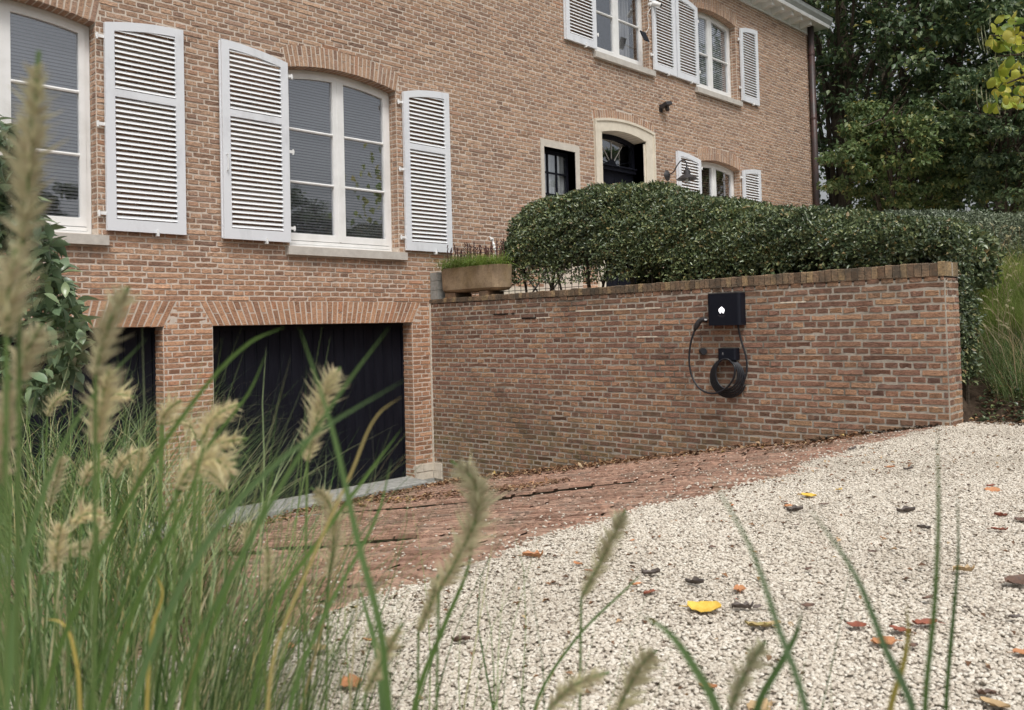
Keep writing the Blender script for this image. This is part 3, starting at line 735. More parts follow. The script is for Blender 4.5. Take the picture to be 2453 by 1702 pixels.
q = MB(); q.box(-.35, -.01, -.035, .19, -2.2, -2.102); q.build('stone_block', M['concrete'], cs)

# ---- cornice, gutter, roof, downpipe
E_ = .38
cor = MB(); cor.box(XL, XR + .05, -.035, .0, 7.12, 7.30); cor.box(XL, XR + E_, -E_, .02, 7.30, 7.33); cor.box(XR, XR + E_, .02, 9.2, 7.30, 7.33); cn = cor.build('cornice', M['white'], house)
cor = MB(); cor.box(XL, XR + .012, -.042, -.03, 7.118, 7.15); cor.build('moulding', M['white'], cn)
bk = MB(); bk.prism([(-.036, 7.15), (-.036, 7.299), (-.30, 7.299), (-.30, 7.20), (-.16, 7.18)], -.06, .06, ax='x', r=0.0); bm = bk.mesh('bracket', M['white'])
x = 12.12
while x > -7: obj('bracket', bm, cn, (x, 0, 0)); x -= .482
g = MB(); g.prism([(-E_, 7.29), (-E_ + .02, 7.29), (-E_ + .02, 7.37), (-E_ - .012, 7.37), (-E_ - .012, 7.33)], XL, XR + E_ + .012, ax='x'); g.build('fascia', M['white'], cn)
g = MB(); g.prism([(-E_ - .012, 7.372), (-E_ + .1, 7.372), (-E_ + .1, 7.53), (-E_ - .10, 7.53), (-E_ - .075, 7.45)], XL, XR + E_ + .03, ax='x'); gut = g.build('gutter', M['zinc'], house)
g = MB(); g.box(XR + E_ - .1, XR + E_ + .06, -E_ + .101, 9.2, 7.372, 7.53); g.build('gutter_return', M['zinc'], gut)
g = MB(); g.add([(XL, -E_ - .12, 7.54), (XR + E_ + .08, -E_ - .12, 7.54), (XR - 3.6, 4.5, 9.9), (XL, 4.5, 9.9), (XR + E_ + .08, 9.2, 7.54), (XL, 9.2, 7.54)], [(0, 1, 2, 3), (1, 4, 2), (4, 5, 3, 2), (0, 3, 5), (0, 5, 4, 1)], .5); g.build('roof', M['roof'], house)
p = MB(); px0 = XR - .06; p.tube([(px0, -.10, 7.30), (px0, -.10, -0.2)], .075, 14); dp = p.build('downpipe', M['pipe'], house, smooth=True)
for z in (6.6, 5.0, 3.4, 1.8):
    q = MB(); q.tube([(px0, -.10, z - .02), (px0, -.10, z + .02)], .084, 14); q.box(px0 - .02, px0 + .02, -.06, 0, z - .015, z + .015); q.build('pipe_bracket', M['pipe'], dp)

# ================================================================== GARDEN WALL (retaining wall)
gw = empty('garden_wall', (0, -3.4, -2.1))
tag(gw, 'long brown brick garden wall with upright coping bricks, running from the garage up to the gravel', 'brick wall')
YE = -6.885; TH = .345
def cap_z(y): return .374 - .020 * (y / YE)          # underside of the coping
def cap_t(y): return .432 + .048 * (y / YE)
RY = [.5, 1.73, 2.64, 4.88, 5.2, 6.17, 6.78, 6.9]; RZ = [-2.125, -1.908, -1.748, -1.338, -1.270, -1.068, -.965, -.958]
def base_z(y): return float(np.interp(-y, RY, RZ))
mw = MB()
ny = 24
for (x, s_) in ((0, 0), (TH, 1)):
    for i in range(ny):
        a, c_ = YE * i / ny, YE * (i + 1) / ny
        mw.add([(x, a, -2.4), (x, c_, -2.4), (x, c_, cap_z(c_)), (x, a, cap_z(a))], [(0, 1, 2, 3)], .5)
mw.add([(0, YE, -2.4), (TH, YE, -2.4), (TH, YE, cap_z(YE)), (0, YE, cap_z(YE))], [(0, 1, 2, 3)], .5)
mw.add([(0, 0, cap_z(0)), (TH, 0, cap_z(0)), (TH, YE, cap_z(YE)), (0, YE, cap_z(YE))], [(0, 1, 2, 3)], .5)
mo = mw.build('mortar', M['mortar_wall'], gw); mo.matrix_parent_inverse = Matrix.Identity(4)
def to_parent(o, p):   # keep world placement under a moved parent
    o.parent = p; o.matrix_parent_inverse = p.matrix_basis.inverted()
to_parent(mo, gw)
WCH, WSL = .0640, .250
WPL = Plane((0, 0, 0), (0, -1, 0), (0, 0, 1), (-1, 0, 0))
def wcuts(va, vb):
    m = (va + vb) / 2; o = []
    if m > .354: # coping slopes: drop bricks above it
        o.append((max(0, -1), 7.5) if m > .374 else ((.374 - m) / .020 * -YE, 7.5))
    if -2.12 < m < -1.88: o.append((-.01, .20))
    g0 = (-m - 2.1 + .30) / .176 + .5 if False else None
    return o
wre = lay(.022, -YE, -2.33, .385, wcuts, stretch=WSL, ch=WCH, vorigin=.372 - WCH * 60, seed=21)
wre = [r for r in wre if r[3] > base_z(-(r[0] + r[1]) / 2) - .06]
wre2 = []
for r in wre:   # uneven footing: a fringe of half-lost bricks
    wre2.append(r)
tmp = bpy.data.objects.new('course_work', None)
class Cap: pass
def lay_under(pl, recs, thing, mat, **kw):
    before = set(bpy.data.objects)
    lay_bricks(pl, recs, None, mat, **kw)
    for o in set(bpy.data.objects) - before: to_parent(o, thing)
lay_under(WPL, wre2, gw, M['brick_wall'], jt=.0138, nsingle=300, seed=33, wob=.002, visible=lambda px, py, r: not (1640 < px < 1800 and 690 < py < 960))
EPL = Plane((0, YE, 0), (1, 0, 0), (0, 0, 1), (0, -1, 0))
er = lay(.0, TH, -1.1, .352, lambda a, b_: [], stretch=.23, ch=WCH, vorigin=.372 - WCH * 60, seed=5)
lay_under(EPL, er, gw, M['brick_wall'], jt=.0138, nsingle=0, seed=35)
# upright coping bricks, each a child
rc = np.random.default_rng(8); y = -.004; cps = 0
while y > YE - .0:
    w = float(rc.uniform(.058, .068)); 
    if YE - (y - w) > -.03 and False: pass
    y2 = max(y - w, YE - .012)
    if y - y2 < .02: break
    ym = (y + y2) / 2; zb_, zt_ = cap_z(ym) + .006 + rc.normal(0, .002), cap_t(ym) + rc.normal(0, .003)
    q = MB(); hw = (y - y2) / 2 - .0035; e = .006; x_0, x_1 = -.012 + rc.normal(0, .002), TH + .01
    V = []
    for (xx, zz, k_) in ((x_0, zb_, 0), (x_0, zt_ - e, 1), (x_0 + e, zt_, 1), (x_1 - e, zt_, 1), (x_1, zt_ - e, 1), (x_1, zb_, 0)):
        V += [(xx, ym - hw, zz + rc.normal(0, .0008)), (xx, ym + hw, zz + rc.normal(0, .0008))]
    Fc = [(2 * i, 2 * i + 2, 2 * i + 3, 2 * i + 1) for i in range(5)] + [(0, 2, 4, 6, 8, 10), (1, 3, 5, 7, 9, 11), (0, 1, 11, 10)]
    q.add(V, Fc, 0.0); o = q.build('coping_brick', M['cap'], None); to_parent(o, gw)
    y = y2
q = MB(); q.add([(.0, 0, .36), (TH, 0, .36), (TH, YE, .34), (0, YE, .34), (.0, 0, .425), (TH, 0, .425), (TH, YE, .472), (0, YE, .472)], [(0, 3, 7, 4), (4, 7, 6, 5), (1, 5, 6, 2), (3, 2, 6, 7)], .5)
o = q.build('coping_joint', M['mortar_wall'], None); to_parent(o, gw)
q = MB(); q.box(.168, .176, YE - .0145, YE - .005, cap_z(YE) + .008, cap_t(YE) - .003); o = q.build('joint_strip', M['mortar_wall'], None); to_parent(o, gw)
# corner joint, limestone base, pale repair mortar, near-black strips painting the shade inside dropped-out joints
q = MB(); q.box(-.018, .003, -.030, -.002, -2.0, .372); o = q.build('corner_joint', mortar_mat('pale joint', (.66, .61, .52), (.55, .50, .42)), None); to_parent(o, gw)
for i, (z0_, z1_) in enumerate(((-2.10, -1.992), (-1.988, -1.885))):
    for a, c_ in (((-.024, -.19),) if i else ((-.024, -.11), (-.11, -.19))):
        q = MB(); q.box(-.016, .0, c_ + .002, a - .002, z0_, z1_); o = q.build('stone_block', M['lime'], None); to_parent(o, gw)
rep = mortar_mat('fresh repair mortar', (.66, .58, .46), (.72, .66, .55)); joint_shade = M['inside']
for (ya, yb, z) in ((-2.71, -3.60, .181), (-3.72, -3.93, .181), (-3.60, -3.88, -.140), (-1.61, -1.79, .117), (-2.07, -2.30, .117), (-5.35, -5.62, .181)):
    q = MB(); n = 10; V = []
    for i in range(n + 1):
        yy = ya + (yb - ya) * i / n; hh = .0065 + .002 * math.sin(i * 2.3)
        V += [(-.0105, yy, z - hh), (-.0105, yy, z + hh)]
    q.add(V, [(2 * i, 2 * i + 2, 2 * i + 3, 2 * i + 1) for i in range(n)], .5); o = q.build('repair_mortar', rep, None); to_parent(o, gw)
for (ya, yb, z, h) in ((-1.30, -1.56, .182, .012), (-1.81, -2.05, .117, .015), (-1.63, -1.68, .182, .01)):
    q = MB(); q.box(-.012, -.002, yb, ya, z - h / 2, z + h / 2); o = q.build('joint_strip', joint_shade, None); to_parent(o, gw)

# ================================================================== GROUND
def terrain_z(x, y):
    if x > .36:
        if y > -6.95: return .30
        return min(.35, -.95 + max(0, x - .55) * .55)
    if y > -.5: r = -2.13
    elif y > -6.8: r = base_z(y)
    else: r = -.955
    if x < -6.9:
        t = min(1, (-6.9 - x) / .35)
        r = max(r, -.97) * t + r * (1 - t)
    return r
def step_off(x, y):
    if y > -.9 or y < -5.9: return 0
    o = 0
    if x > -4.75 - .12 * (y + 5) : o += .036 * min(1, (y + 5.9) / .8)
    if x > -3.05 - .35 * max(0, -(y + 4.3)) ** 1 * -1 * 1.0: o += .030 * min(1, (y + 5.9) / .8)
    if x > -.45: o -= .03 * min(1, (x + .45) / .2)
    return o
def sheet(name, x0, x1, y0, y1, nx, ny, zf, mat, label, kind='structure'):
    xs, ys = np.linspace(x0, x1, nx), np.linspace(y0, y1, ny); V = np.array([(x, y, zf(x, y)) for y in ys for x in xs])
    T = np.array([(j * nx + i, j * nx + i + 1, (j + 1) * nx + i + 1, (j + 1) * nx + i) for j in range(ny - 1) for i in range(nx - 1)])
    o = obj(name, fast_mesh(name, V, T, np.full(len(V), .5), mat, True)); tag(o, label, None, None, kind); return o
sheet('ground', -160, 220, -170, 220, 60, 60, lambda x, y: -2.62 if (-22 < x < 24 and -24 < y < 16) else (-1.2 if y < 0 or x < -6 else .2), M['turfground'], 'dark earth and grass running off behind the house and hedges')
sheet('gravel_yard', -14, .62, -22, -6.72, 60, 60, lambda x, y: -.958 + .010 * math.sin(x * 1.7) * math.sin(y * 2.1) - (.02 if y > -6.8 else 0), M['gravelbed'], 'pale pebble gravel yard in front of the brick ramp')
sheet('ramp_bed', -7.6, .0, -6.86, .6, 40, 50, lambda x, y: terrain_z(x, y) - .035, M['joint'], 'earth bed under the brick ramp going down to the garage')
sheet('planting_bed', -16, -6.85, -8.2, .0, 30, 30, lambda x, y: -.97 - .5 * min(1, max(0, (x + 7.05) / .2)), M['soil'], 'dark soil bed left of the ramp where the grasses grow')
sheet('planting_bed_front', -13, -7.35, -10.8, -7.9, 20, 20, lambda x, y: -.94, M['soil'], 'soil under the foreground grasses')
sheet('terrace', .345, 14, -6.1, -.0, 30, 20, lambda x, y: .28, M['terrace'], 'raised terrace in front of the front door')
sheet('bank', .36, 16, -16, -5.9, 60, 60, lambda x, y: min(.45, -1.0 + max(0, x - .5, (y + 6.92) * 3.5) * .55) + .03 * math.sin(x * 5 + y * 3), M['soil'], 'earth bank rising beside the gravel')
sheet('lawn', 12.6, 90, -60, 80, 20, 20, lambda x, y: .42, M['turfground'], 'shaded lawn under the trees')

# ---- clinker bricks laid lengthwise up the ramp
rp = empty('brick_ramp', (-3, -3.4, -1.7)); tag(rp, 'sloping driveway of worn red clinker bricks descending to the garage doors', None, None, 'structure')
rr = np.random.default_rng(12); pav = []
x = -7.0; ROWZ = {}
while x < -.01:
    w = .054 if x > -4.78 else .092; y = -.85 - rr.uniform(0, .2); ROWZ[round(x + w / 2, 4)] = rr.normal(0, .004)
    while y > -6.72 + .04 * math.sin(x * 3.1):
        L = float(rr.normal(.205, .012)); pav.append((x + w / 2, y - L / 2, L, w)); y -= L + .004
    x += w + .012
P = np.array([(a, c_, terrain_z(a, c_) + step_off(a, c_)) for a, c_, L, w in pav]); pxx, pyy, pdd = proj(P)
sc = np.where((pxx > 560) & (pxx < PW) & (pyy < PH) & (pdd > 0), 1 / pdd, -1); big = set(np.argsort(-sc)[:300].tolist())
q = MB(); pvm = []
def paver_geom(L, rng):
    V = []; hw = .0265
    us = (-L / 2, -L / 2 + .01, -L / 6, L / 6, L / 2 - .01, L / 2)
    for i, u in enumerate(us):
        z = -.006 if i in (0, 5) else rng.normal(0, .003)
        V += [(-hw, u, -.02), (-hw + .006 + rng.normal(0, .001), u + rng.normal(0, .002), z), (hw - .006 + rng.normal(0, .001), u + rng.normal(0, .002), z + rng.normal(0, .0015)), (hw, u, -.02)]
    Fc = [(4 * i + j, 4 * i + j + 1, 4 * i + j + 5, 4 * i + j + 4) for i in range(5) for j in range(3)]
    return np.array(V), Fc
for _ in range(10):
    V, Fc = paver_geom(.205, rr); m_ = MB(); m_.add(V, Fc, 0.0); pvm.append(m_.mesh('clinker_brick', M['paver']))
swirl = lambda x, y: .10 * math.sin(x * 1.3 + y * .9) + .05 * math.sin(y * 2.3 + x * 2)
for i, (a, c_, L, w) in enumerate(pav):
    z = P[i, 2] + rr.normal(0, .002) + ROWZ.get(round(a, 4), 0) + .004 * math.sin(a * 7 + c_ * 1.2); ang = rr.normal(0, .02) + .05 * swirl(a, c_)
    if i in big:
        o = obj('clinker_brick', pvm[int(rr.integers(0, 10))]); o.matrix_basis = Matrix.Translation((a, c_, z)) @ Matrix.Rotation(-math.atan(.187) if c_ > -6.75 else 0, 4, 'X') @ Matrix.Rotation(ang, 4, 'Z') @ Matrix.Diagonal((w / .054, 1, 1, 1)); to_parent(o, rp)
    else:
        V, Fc = paver_geom(L, rr); V[:, 0] *= w / .054; ca, sa = math.cos(ang), math.sin(ang); X_ = V[:, 0] * ca - V[:, 1] * sa + a; Yv = V[:, 0] * sa + V[:, 1] * ca
        Z_ = V[:, 2] + z - (.187 * Yv if c_ > -6.75 else 0); q.add(np.stack([X_, Yv + c_, Z_], 1), Fc, float(rr.uniform(.02, 1)))
o = q.build('clinker_brick', M['paver'], None); to_parent(o, rp); tag(o, kind='stuff')
q = MB(); q.box(-7.5, 0, -.95, .02, -2.3, -2.145); o = q.build('apron', M['concrete'], None); to_parent(o, rp)
q = MB(); q.box(-1.95, -.20, -.78, -.26, -2.2, -2.118); o = q.build('drain_slab', M['slate'], None); to_parent(o, rp)

# ================================================================== FOLIAGE
def leaves_mesh(name, P, D, N, L, Wd, mat, rnd=None, fold=.25, rng=RNG, quad=False):
    """folded rhombic leaves: P base, D axis, N normal"""
    n = len(P); D = D / np.linalg.norm(D, axis=1, keepdims=True); Sd = np.cross(D, N); Sd /= np.linalg.norm(Sd, axis=1, keepdims=True) + 1e-9; Nn = np.cross(Sd, D)
    L = np.broadcast_to(np.asarray(L, float), (n,))[:, None]; Wd = np.broadcast_to(np.asarray(Wd, float), (n,))[:, None]
    V = np.stack([P, P + D * L * .45 + Sd * Wd / 2 + Nn * Wd * fold, P + D * L - Nn * L * .12, P + D * L * .45 - Sd * Wd / 2 + Nn * Wd * fold], 1).reshape(-1, 3)
    b_ = (np.arange(n) * 4)[:, None]; T = np.concatenate([b_ + [0, 1, 2], b_ + [0, 2, 3]], 0)
    r = np.repeat(rng.uniform(.02, 1, n) if rnd is None else rnd, 4)
    return fast_mesh(name, V, T, r, mat)
def unit(n, rng=RNG):
    v = rng.normal(0, 1, (n, 3)); return v / np.linalg.norm(v, axis=1, keepdims=True)
def wavy(P, s, k):   # smooth pseudo-noise
    return (np.sin(P[:, 0] * k * 1.3 + s) * np.sin(P[:, 1] * k + 2 * s) + np.sin(P[:, 2] * k * 1.7 + P[:, 1] * k * .6 + 3 * s)) / 2

def hedge(name, label, path, half, top, bot, n, lsz, mat, shell=.16, seed=1, stems=None, parts=True, endy=None, group=None):
    """clipped hedge: path(s)->(x,y), s in 0..1; top(s), bot(s) heights"""
    rg = np.random.default_rng(seed); s = rg.uniform(0, 1, n); th = rg.uniform(-.05, 1.0, n) * math.pi
    # bias towards the side that faces the drive
    th = np.where(rg.random(n) < .72, rg.uniform(-.02, .62, n) * math.pi, th)
    p = np.array([path(a) for a in s]); tp = np.array([top(a) for a in s]); bt = np.array([bot(a) for a in s])
    ee = np.minimum(1, np.minimum(s, 1 - s) / .07) ** .5
    ee = np.where(s > .5, 1, ee) if endy else ee
    hx = half * (.55 + .45 * ee)
    c, sn = np.cos(th), np.sin(th); m = 3.4
    rad = (np.abs(c) ** m + np.abs(sn) ** m + 1e-9) ** (-1 / m)
    ux = -c * rad; uz = np.clip(sn, 0, 1) * rad
    x = p[:, 0] + ux * hx; z = bt + (tp - bt) * uz * np.where(s < .1, ee ** .3, 1)
    low = th < .06 * math.pi; z = np.where(low, bt + (tp - bt) * rg.uniform(-.05, .6, n), z)
    P = np.stack([x, p[:, 1], z], 1); Nn = np.stack([ux / half, rg.normal(0, .15, n), uz * .9], 1); Nn /= np.linalg.norm(Nn, axis=1, keepdims=True)
    dep = rg.exponential(.33, n) * shell
    P -= Nn * dep[:, None]; P += Nn * (.045 * wavy(P, 1, 5.5) + .03 * wavy(P, 2, 17))[:, None]
    P += rg.normal(0, .012, (n, 3))
    # thin patches low down
    keep = ~((wavy(P, 5, 6.0) > .35) & (z < bt + .28 * (tp - bt)) & (rg.random(n) < .8)); P, Nn = P[keep], Nn[keep]; k = len(P)
    D = unit(k, rg) * .9 + Nn * .55 + np.array([0, 0, .1]); Nl = Nn + unit(k, rg) * .75
    h = empty(name, (path(.5)[0], path(.5)[1], bot(.5)))
    tag(h, label, 'hedge', group)
    L = rg.uniform(.75, 1.25, k) * lsz
    o = obj('foliage', leaves_mesh('foliage', P, D, Nl, L, L * .5, mat, rng=rg)); to_parent(o, h); tag(o, kind='stuff')
    nd = n // 2; sd_ = rg.uniform(.03, 1, nd); pp = np.array([path(a) for a in sd_]); tt_ = np.array([top(a) for a in sd_]); bb_ = np.array([bot(a) for a in sd_])
    Pd = np.stack([pp[:, 0] + rg.uniform(-.75, .8, nd) * half, pp[:, 1], bb_ + (tt_ - bb_) * np.where(sd_ > .30, rg.uniform(.0, .9, nd), rg.uniform(.22, .9, nd))], 1)
    low_ = (sd_ > .30) & (rg.random(nd) < .35); Pd[low_, 2] = rg.uniform(.30, .62, nd)[low_]; Pd[low_, 0] = pp[low_, 0] + rg.uniform(.1, .8, nd)[low_] * half
    o = obj('inner_foliage', leaves_mesh('inner_foliage', Pd, unit(nd, rg), unit(nd, rg), lsz * 1.5, lsz * .9, mat, rng=rg)); to_parent(o, h); tag(o, kind='stuff')
    if stems:
        for (a, c2, z0, z1, r_, lean) in stems:
            q = MB(); q.tube([(a, c2, z0), (a + rg.normal(0, .02), c2 + lean * .5 + rg.normal(0, .02), (z0 + z1) / 2), (a + .05, c2 + lean, z1)], [r_, r_ * .8, r_ * .5], 6)
            q.tube([(a, c2 + lean * .3, (z0 * .7 + z1 * .3)), (a + .03, c2 + lean * .3 + .12, z1 * .8 + z0 * .2)], [r_ * .5, r_ * .3], 5)
            o = q.build('stem', M['bark'], None, smooth=True); to_parent(o, h)
    return h
HY = np.array([.84, .98, 1.2, 1.58, 2.0, 2.37, 2.87, 3.4, 4.02, 4.6, 5.13, 5.62, 6.08, 6.6, 6.9]); HZ = np.array([1.20, 1.50, 1.66, 1.755, 1.80, 1.84, 1.81, 1.70, 1.49, 1.33, 1.24, 1.13, 1.06, .93, .80])
hy = lambda s: .86 + s * 6.02
hedge('clipped_hedge', 'long domed clipped evergreen hedge standing right behind the brick garden wall', lambda s: (1.12, -hy(s)), .80, lambda s: float(np.interp(hy(s), HY, HZ)) - .02,
      lambda s: float(np.interp(s, [0, .35, .5, 1], [.64, .62, .54, .52])), 85000, .047, M['hedge'], seed=4, endy=True,
      stems=[(.62, -1.35, .3, .95, .02, .1), (.6, -1.75, .3, 1.0, .03, -.12), (.55, -2.05, .3, .95, .018, .15), (.6, -2.45, .3, 1.0, .03, .08), (.58, -2.62, .3, .95, .02, -.2), (.62, -3.05, .3, 1.0, .03, -.15), (.6, -3.4, .3, .9, .02, .1), (.65, -4.1, .3, .9, .03, .1), (.6, -4.9, .3, .8, .025, -.1), (.6, -5.7, .3, .75, .02, .1)])
hedge('clipped_hedge', 'low flat-topped clipped hedge further back, above the grassy bank on the right', lambda s: (3.35, -4.4 - 6 * s), .75, lambda s: float(np.interp(s, [0, .15, .3, .42, 1], [1.32, 1.36, 1.22, 1.16, 1.05])), lambda s: .42, 52000, .032, M['hedge2'], seed=6)
# the end of the first hedge hanging down past the wall end
rg = np.random.default_rng(14); n = 9000; t = rg.uniform(0, 1, n); zz = .85 - 1.42 * t; wdt = np.interp(t, [0, .2, .6, 1], [.28, .33, .40, .34]); a = rg.uniform(-.15, 1.15, n) * math.pi
P = np.stack([.56 + .06 * t + np.cos(a) * wdt * .75, -6.72 - np.abs(np.sin(a)) * wdt * .55 - 0 * t, zz], 1); P[:, 0] = np.maximum(P[:, 0], .375)
Nn = np.stack([np.cos(a) * .6, -np.abs(np.sin(a)) - .2, rg.normal(.2, .2, n)], 1); P -= Nn * (rg.exponential(.06, n))[:, None]; P += rg.normal(0, .03, (n, 3))
P[:, 0] = np.maximum(P[:, 0], .37)
L = rg.uniform(.03, .055, n)
ivy = empty('climbing_shrub', (.6, -6.9, -.7)); tag(ivy, 'dark small-leaved evergreen shrub hanging down beside the free end of the brick garden wall', 'shrub')
o = obj('foliage', leaves_mesh('foliage', P, Nn * .4 + unit(n, rg) * .8 + np.array([0, 0, -.5]), Nn + unit(n, rg) * .6, L, L * .55, M['hedge'], rng=rg)); to_parent(o, ivy); tag(o, kind='stuff')
q = MB(); q.tube([(.62, -6.85, -.95), (.6, -6.85, -.3), (.62, -6.8, .5)], [.02, .018, .01], 6); o = q.build('stem', M['bark']); to_parent(o, ivy)

# ---- trees
def tree(name, label, base, ht, cc, rad, n, lsz, mat, seed, trunk_r=.22, clumps=170, group=None, limbs=7, branchy=True):
    rg = np.random.default_rng(seed); base = np.array(base, float); cc = np.array(cc, float); rad = np.array(rad, float)
    t = empty(name, tuple(base)); tag(t, label, 'tree', group)
    q = MB(); top = cc + np.array([0, 0, rad[2] * .7]); pts = [base + (top - base) * k / 7 + np.array([rg.normal(0, .10), rg.normal(0, .10), 0]) * (k > 0) for k in range(8)]
    q.tube(pts, [trunk_r * (1.25 if k == 0 else 1 - .12 * k) for k in range(8)], 9); o = q.build('trunk', M['bark'], smooth=True); to_parent(o, t)
    q = MB()
    for i in range(limbs * 3):
        k = rg.integers(1, 7); p0 = pts[k]; d = unit(1, rg)[0]; d[2] = abs(d[2]) * .6 + .1; e = cc + d * rad * rg.uniform(.5, .95)
        mid = (p0 + e) / 2 + np.array([0, 0, .3]); r0 = trunk_r * (.45 - .04 * k)
        q.tube([p0, mid, e], [max(.03, r0), max(.02, r0 * .6), .012], 6)
        for j in range(3):
            e2 = mid + (e - mid) * rg.uniform(0, .8); q.tube([e2, e2 + unit(1, rg)[0] * rg.uniform(.4, 1.2)], [.02, .006], 4)
    o = q.build('limbs', M['bark']); to_parent(o, t)
    u = unit(clumps, rg); rr_ = rg.uniform(.25, 1, clumps) ** .6; C_ = cc + u * rad * rr_[:, None]
    idx = rg.integers(0, clumps, n); cs_ = rg.uniform(.28, .78, clumps) * (rad.mean() / 4.2)
    off = unit(n, rg) * (rg.uniform(0, 1, n) ** .45)[:, None] * cs_[idx][:, None] * np.array([1.25, 1.25, .55])
    P = C_[idx] + off; D = off + unit(n, rg) * .5 + np.array([0, 0, -.25]); Nl = np.array([0, 0, 1.0]) + unit(n, rg) * .55 + off * .3
    crnd = rg.uniform(0, .25, clumps)
    L = rg.uniform(.7, 1.3, n) * lsz
    o = obj('crown', leaves_mesh('crown', P, D, Nl, L, L * .62, mat, rng=rg)); to_parent(o, t); tag(o, kind='stuff')
    return t
def gxy(u, d, z=.4):
    p = at(u, 400, d); return (p[0], p[1], z)
def place(u, v, d): return tuple(at(u, v, d))
tree('broadleaf_tree', 'tall dark tree rising directly behind the right corner of the house roof', gxy(2010, 25), 12, place(2030, 60, 25), (4.2, 4.2, 6.0), 14500, .17, M['tree'], 51, .25)
tree('broadleaf_tree', 'tall dark tree in the middle of the wood, sky glinting through its crown', gxy(2230, 24), 12, place(2240, 90, 24), (3.6, 3.6, 5.4), 13500, .17, M['tree'], 52, .28)
tree('broadleaf_tree', 'tall dark tree behind the yellow-leaved branch at the right', gxy(2470, 23), 12, place(2470, 150, 23), (3.6, 3.6, 5.6), 13500, .17, M['tree'], 53, .3)
tree('hazel_tree', 'lighter green spreading bushy tree low in front of the dark wood, beside the downpipe', gxy(2130, 18.5), 5, place(2165, 372, 18.5), (1.75, 1.75, 1.35), 17000, .11, M['hazel'], 54, .09, clumps=120)
tree('hazel_tree', 'low blue-green bushy tree at the right edge above the clipped hedge', gxy(2400, 17), 5, place(2420, 330, 17), (1.7, 1.7, 1.5), 14000, .10, M['tree'], 55, .08, clumps=90)
tree('broadleaf_tree', 'farther dark tree seen through the gap between the front trees', gxy(2130, 36), 14, place(2130, 120, 36), (6, 6, 8), 2200, .24, M['tree'], 56, .3)
tree('broadleaf_tree', 'farther dark tree low in the wood behind the yellow branch', gxy(2390, 35), 14, place(2390, 190, 35), (5.5, 5.5, 7.5), 2200, .24, M['tree'], 57, .3)
tree('broadleaf_tree', 'farther dark tree close behind the house gable', gxy(1900, 38), 14, place(1930, 150, 38), (5.5, 5.5, 8), 2200, .24, M['tree'], 58, .3)
# dense dark undergrowth closing the view low down
for i, (u, d, hz, lb) in enumerate(((2050, 28, 3.3, 'dark holly thicket under the trees near the house corner'), (2280, 27, 3.4, 'dark holly thicket under the middle of the wood'), (2480, 26, 3.0, 'dark holly thicket under the trees at the right edge'))):
    p = gxy(u, d); tree('holly_thicket', lb, p, 3, (p[0], p[1], hz - 1.6), (3.4, 3.4, 1.7), 11000, .16, M['tree'], 60 + i, .08, clumps=160)
# trees across the yard, behind the photographer: they show in the window panes
for i, (x, y, h, lb) in enumerate(((14, -25, 6.2, 'tree across the yard mirrored in the main window'), (2.6, -27, 6.6, 'tree across the yard mirrored in the left window'), (20.5, -25, 5.0, 'tree across the yard mirrored at the edge of the window'), (-9, -30, 3.5, 'tree far across the yard behind the grasses'))):
    tree('garden_tree', lb, (x, y, -1.0), 6, (x, y, h * .55), (2.3, 2.3, h * .62), 9000, .20, M['tree'], 70 + i, .12, clumps=70)

# ---- catalpa branch, top right
cat = empty('catalpa_tree', tuple(np.array(at(2900, 800, 11.5)) * [1, 1, 0] + [0, 0, .2])); tag(cat, 'catalpa tree with large yellow-green leaves and long hanging pods reaching in at the top right', 'tree')
b0 = np.array(at(2900, 900, 11.5)); b0[2] = .2
q = MB(); q.tube([b0, at(2880, 500, 11.5), at(2850, 150, 11.4), at(2800, -200, 11.3)], [.16, .14, .11, .07], 9); o = q.build('trunk', M['bark'], smooth=True); to_parent(o, cat)
q = MB()
brs = [[(2860, 180), (2640, 60), (2480, 40), (2420, 55)], [(2860, 260), (2640, 150), (2450, 90), (2370, 85)], [(2870, 330), (2600, 190), (2460, 130), (2390, 135)], [(2870, 420), (2600, 230), (2450, 185), (2400, 205)]]
for br in brs: q.tube([at(u, v, 11.4) for u, v in br], [.05, .035, .02, .008], 6)
o = q.build('branch', M['bark']); to_parent(o, cat)
def heart(mat):
    me = []
    for k in range(4):
        rg_ = np.random.default_rng(k); q = MB(); pts = []
        for i in range(12):
            a = math.pi * 2 * i / 12; r_ = .5 * (1 - .25 * math.cos(a)) * (1 + .1 * rg_.normal()); x_, y_ = r_ * math.sin(a) * .95, .5 - r_ * math.cos(a) * 1.05
            pts.append((x_, y_, -.30 * x_ * x_ - .22 * y_ * y_ + .03 * rg_.normal()))
        V = [(0, .08, .02), (0, .5, .03), (0, .8, -.08)] + pts
        Fc = [(0 if i < 3 or i > 8 else (1 if i in (3, 8) else 2), 3 + i, 3 + (i + 1) % 12) for i in range(12)] + [(0, 3 + 3, 1), (1, 3 + 4, 2), (0, 1, 3 + 9), (1, 2, 3 + 8)]
        q.add(V, Fc, 0.0); me.append(q.mesh('leaf', mat, True))
    return me
HM = heart(M['catalpa']); rg = np.random.default_rng(77)
clus = [(2425, 45, 22, 9), (2440, 80, 26, 10), (2395, 80, 22, 6), (2380, 95, 20, 6), (2440, 105, 22, 7), (2405, 108, 20, 5), (2415, 150, 20, 8), (2445, 155, 20, 8), (2395, 170, 18, 5), (2400, 195, 24, 8), (2385, 215, 20, 7), (2410, 235, 20, 7), (2445, 200, 18, 4), (2445, 240, 14, 3), (2375, 240, 12, 3)]
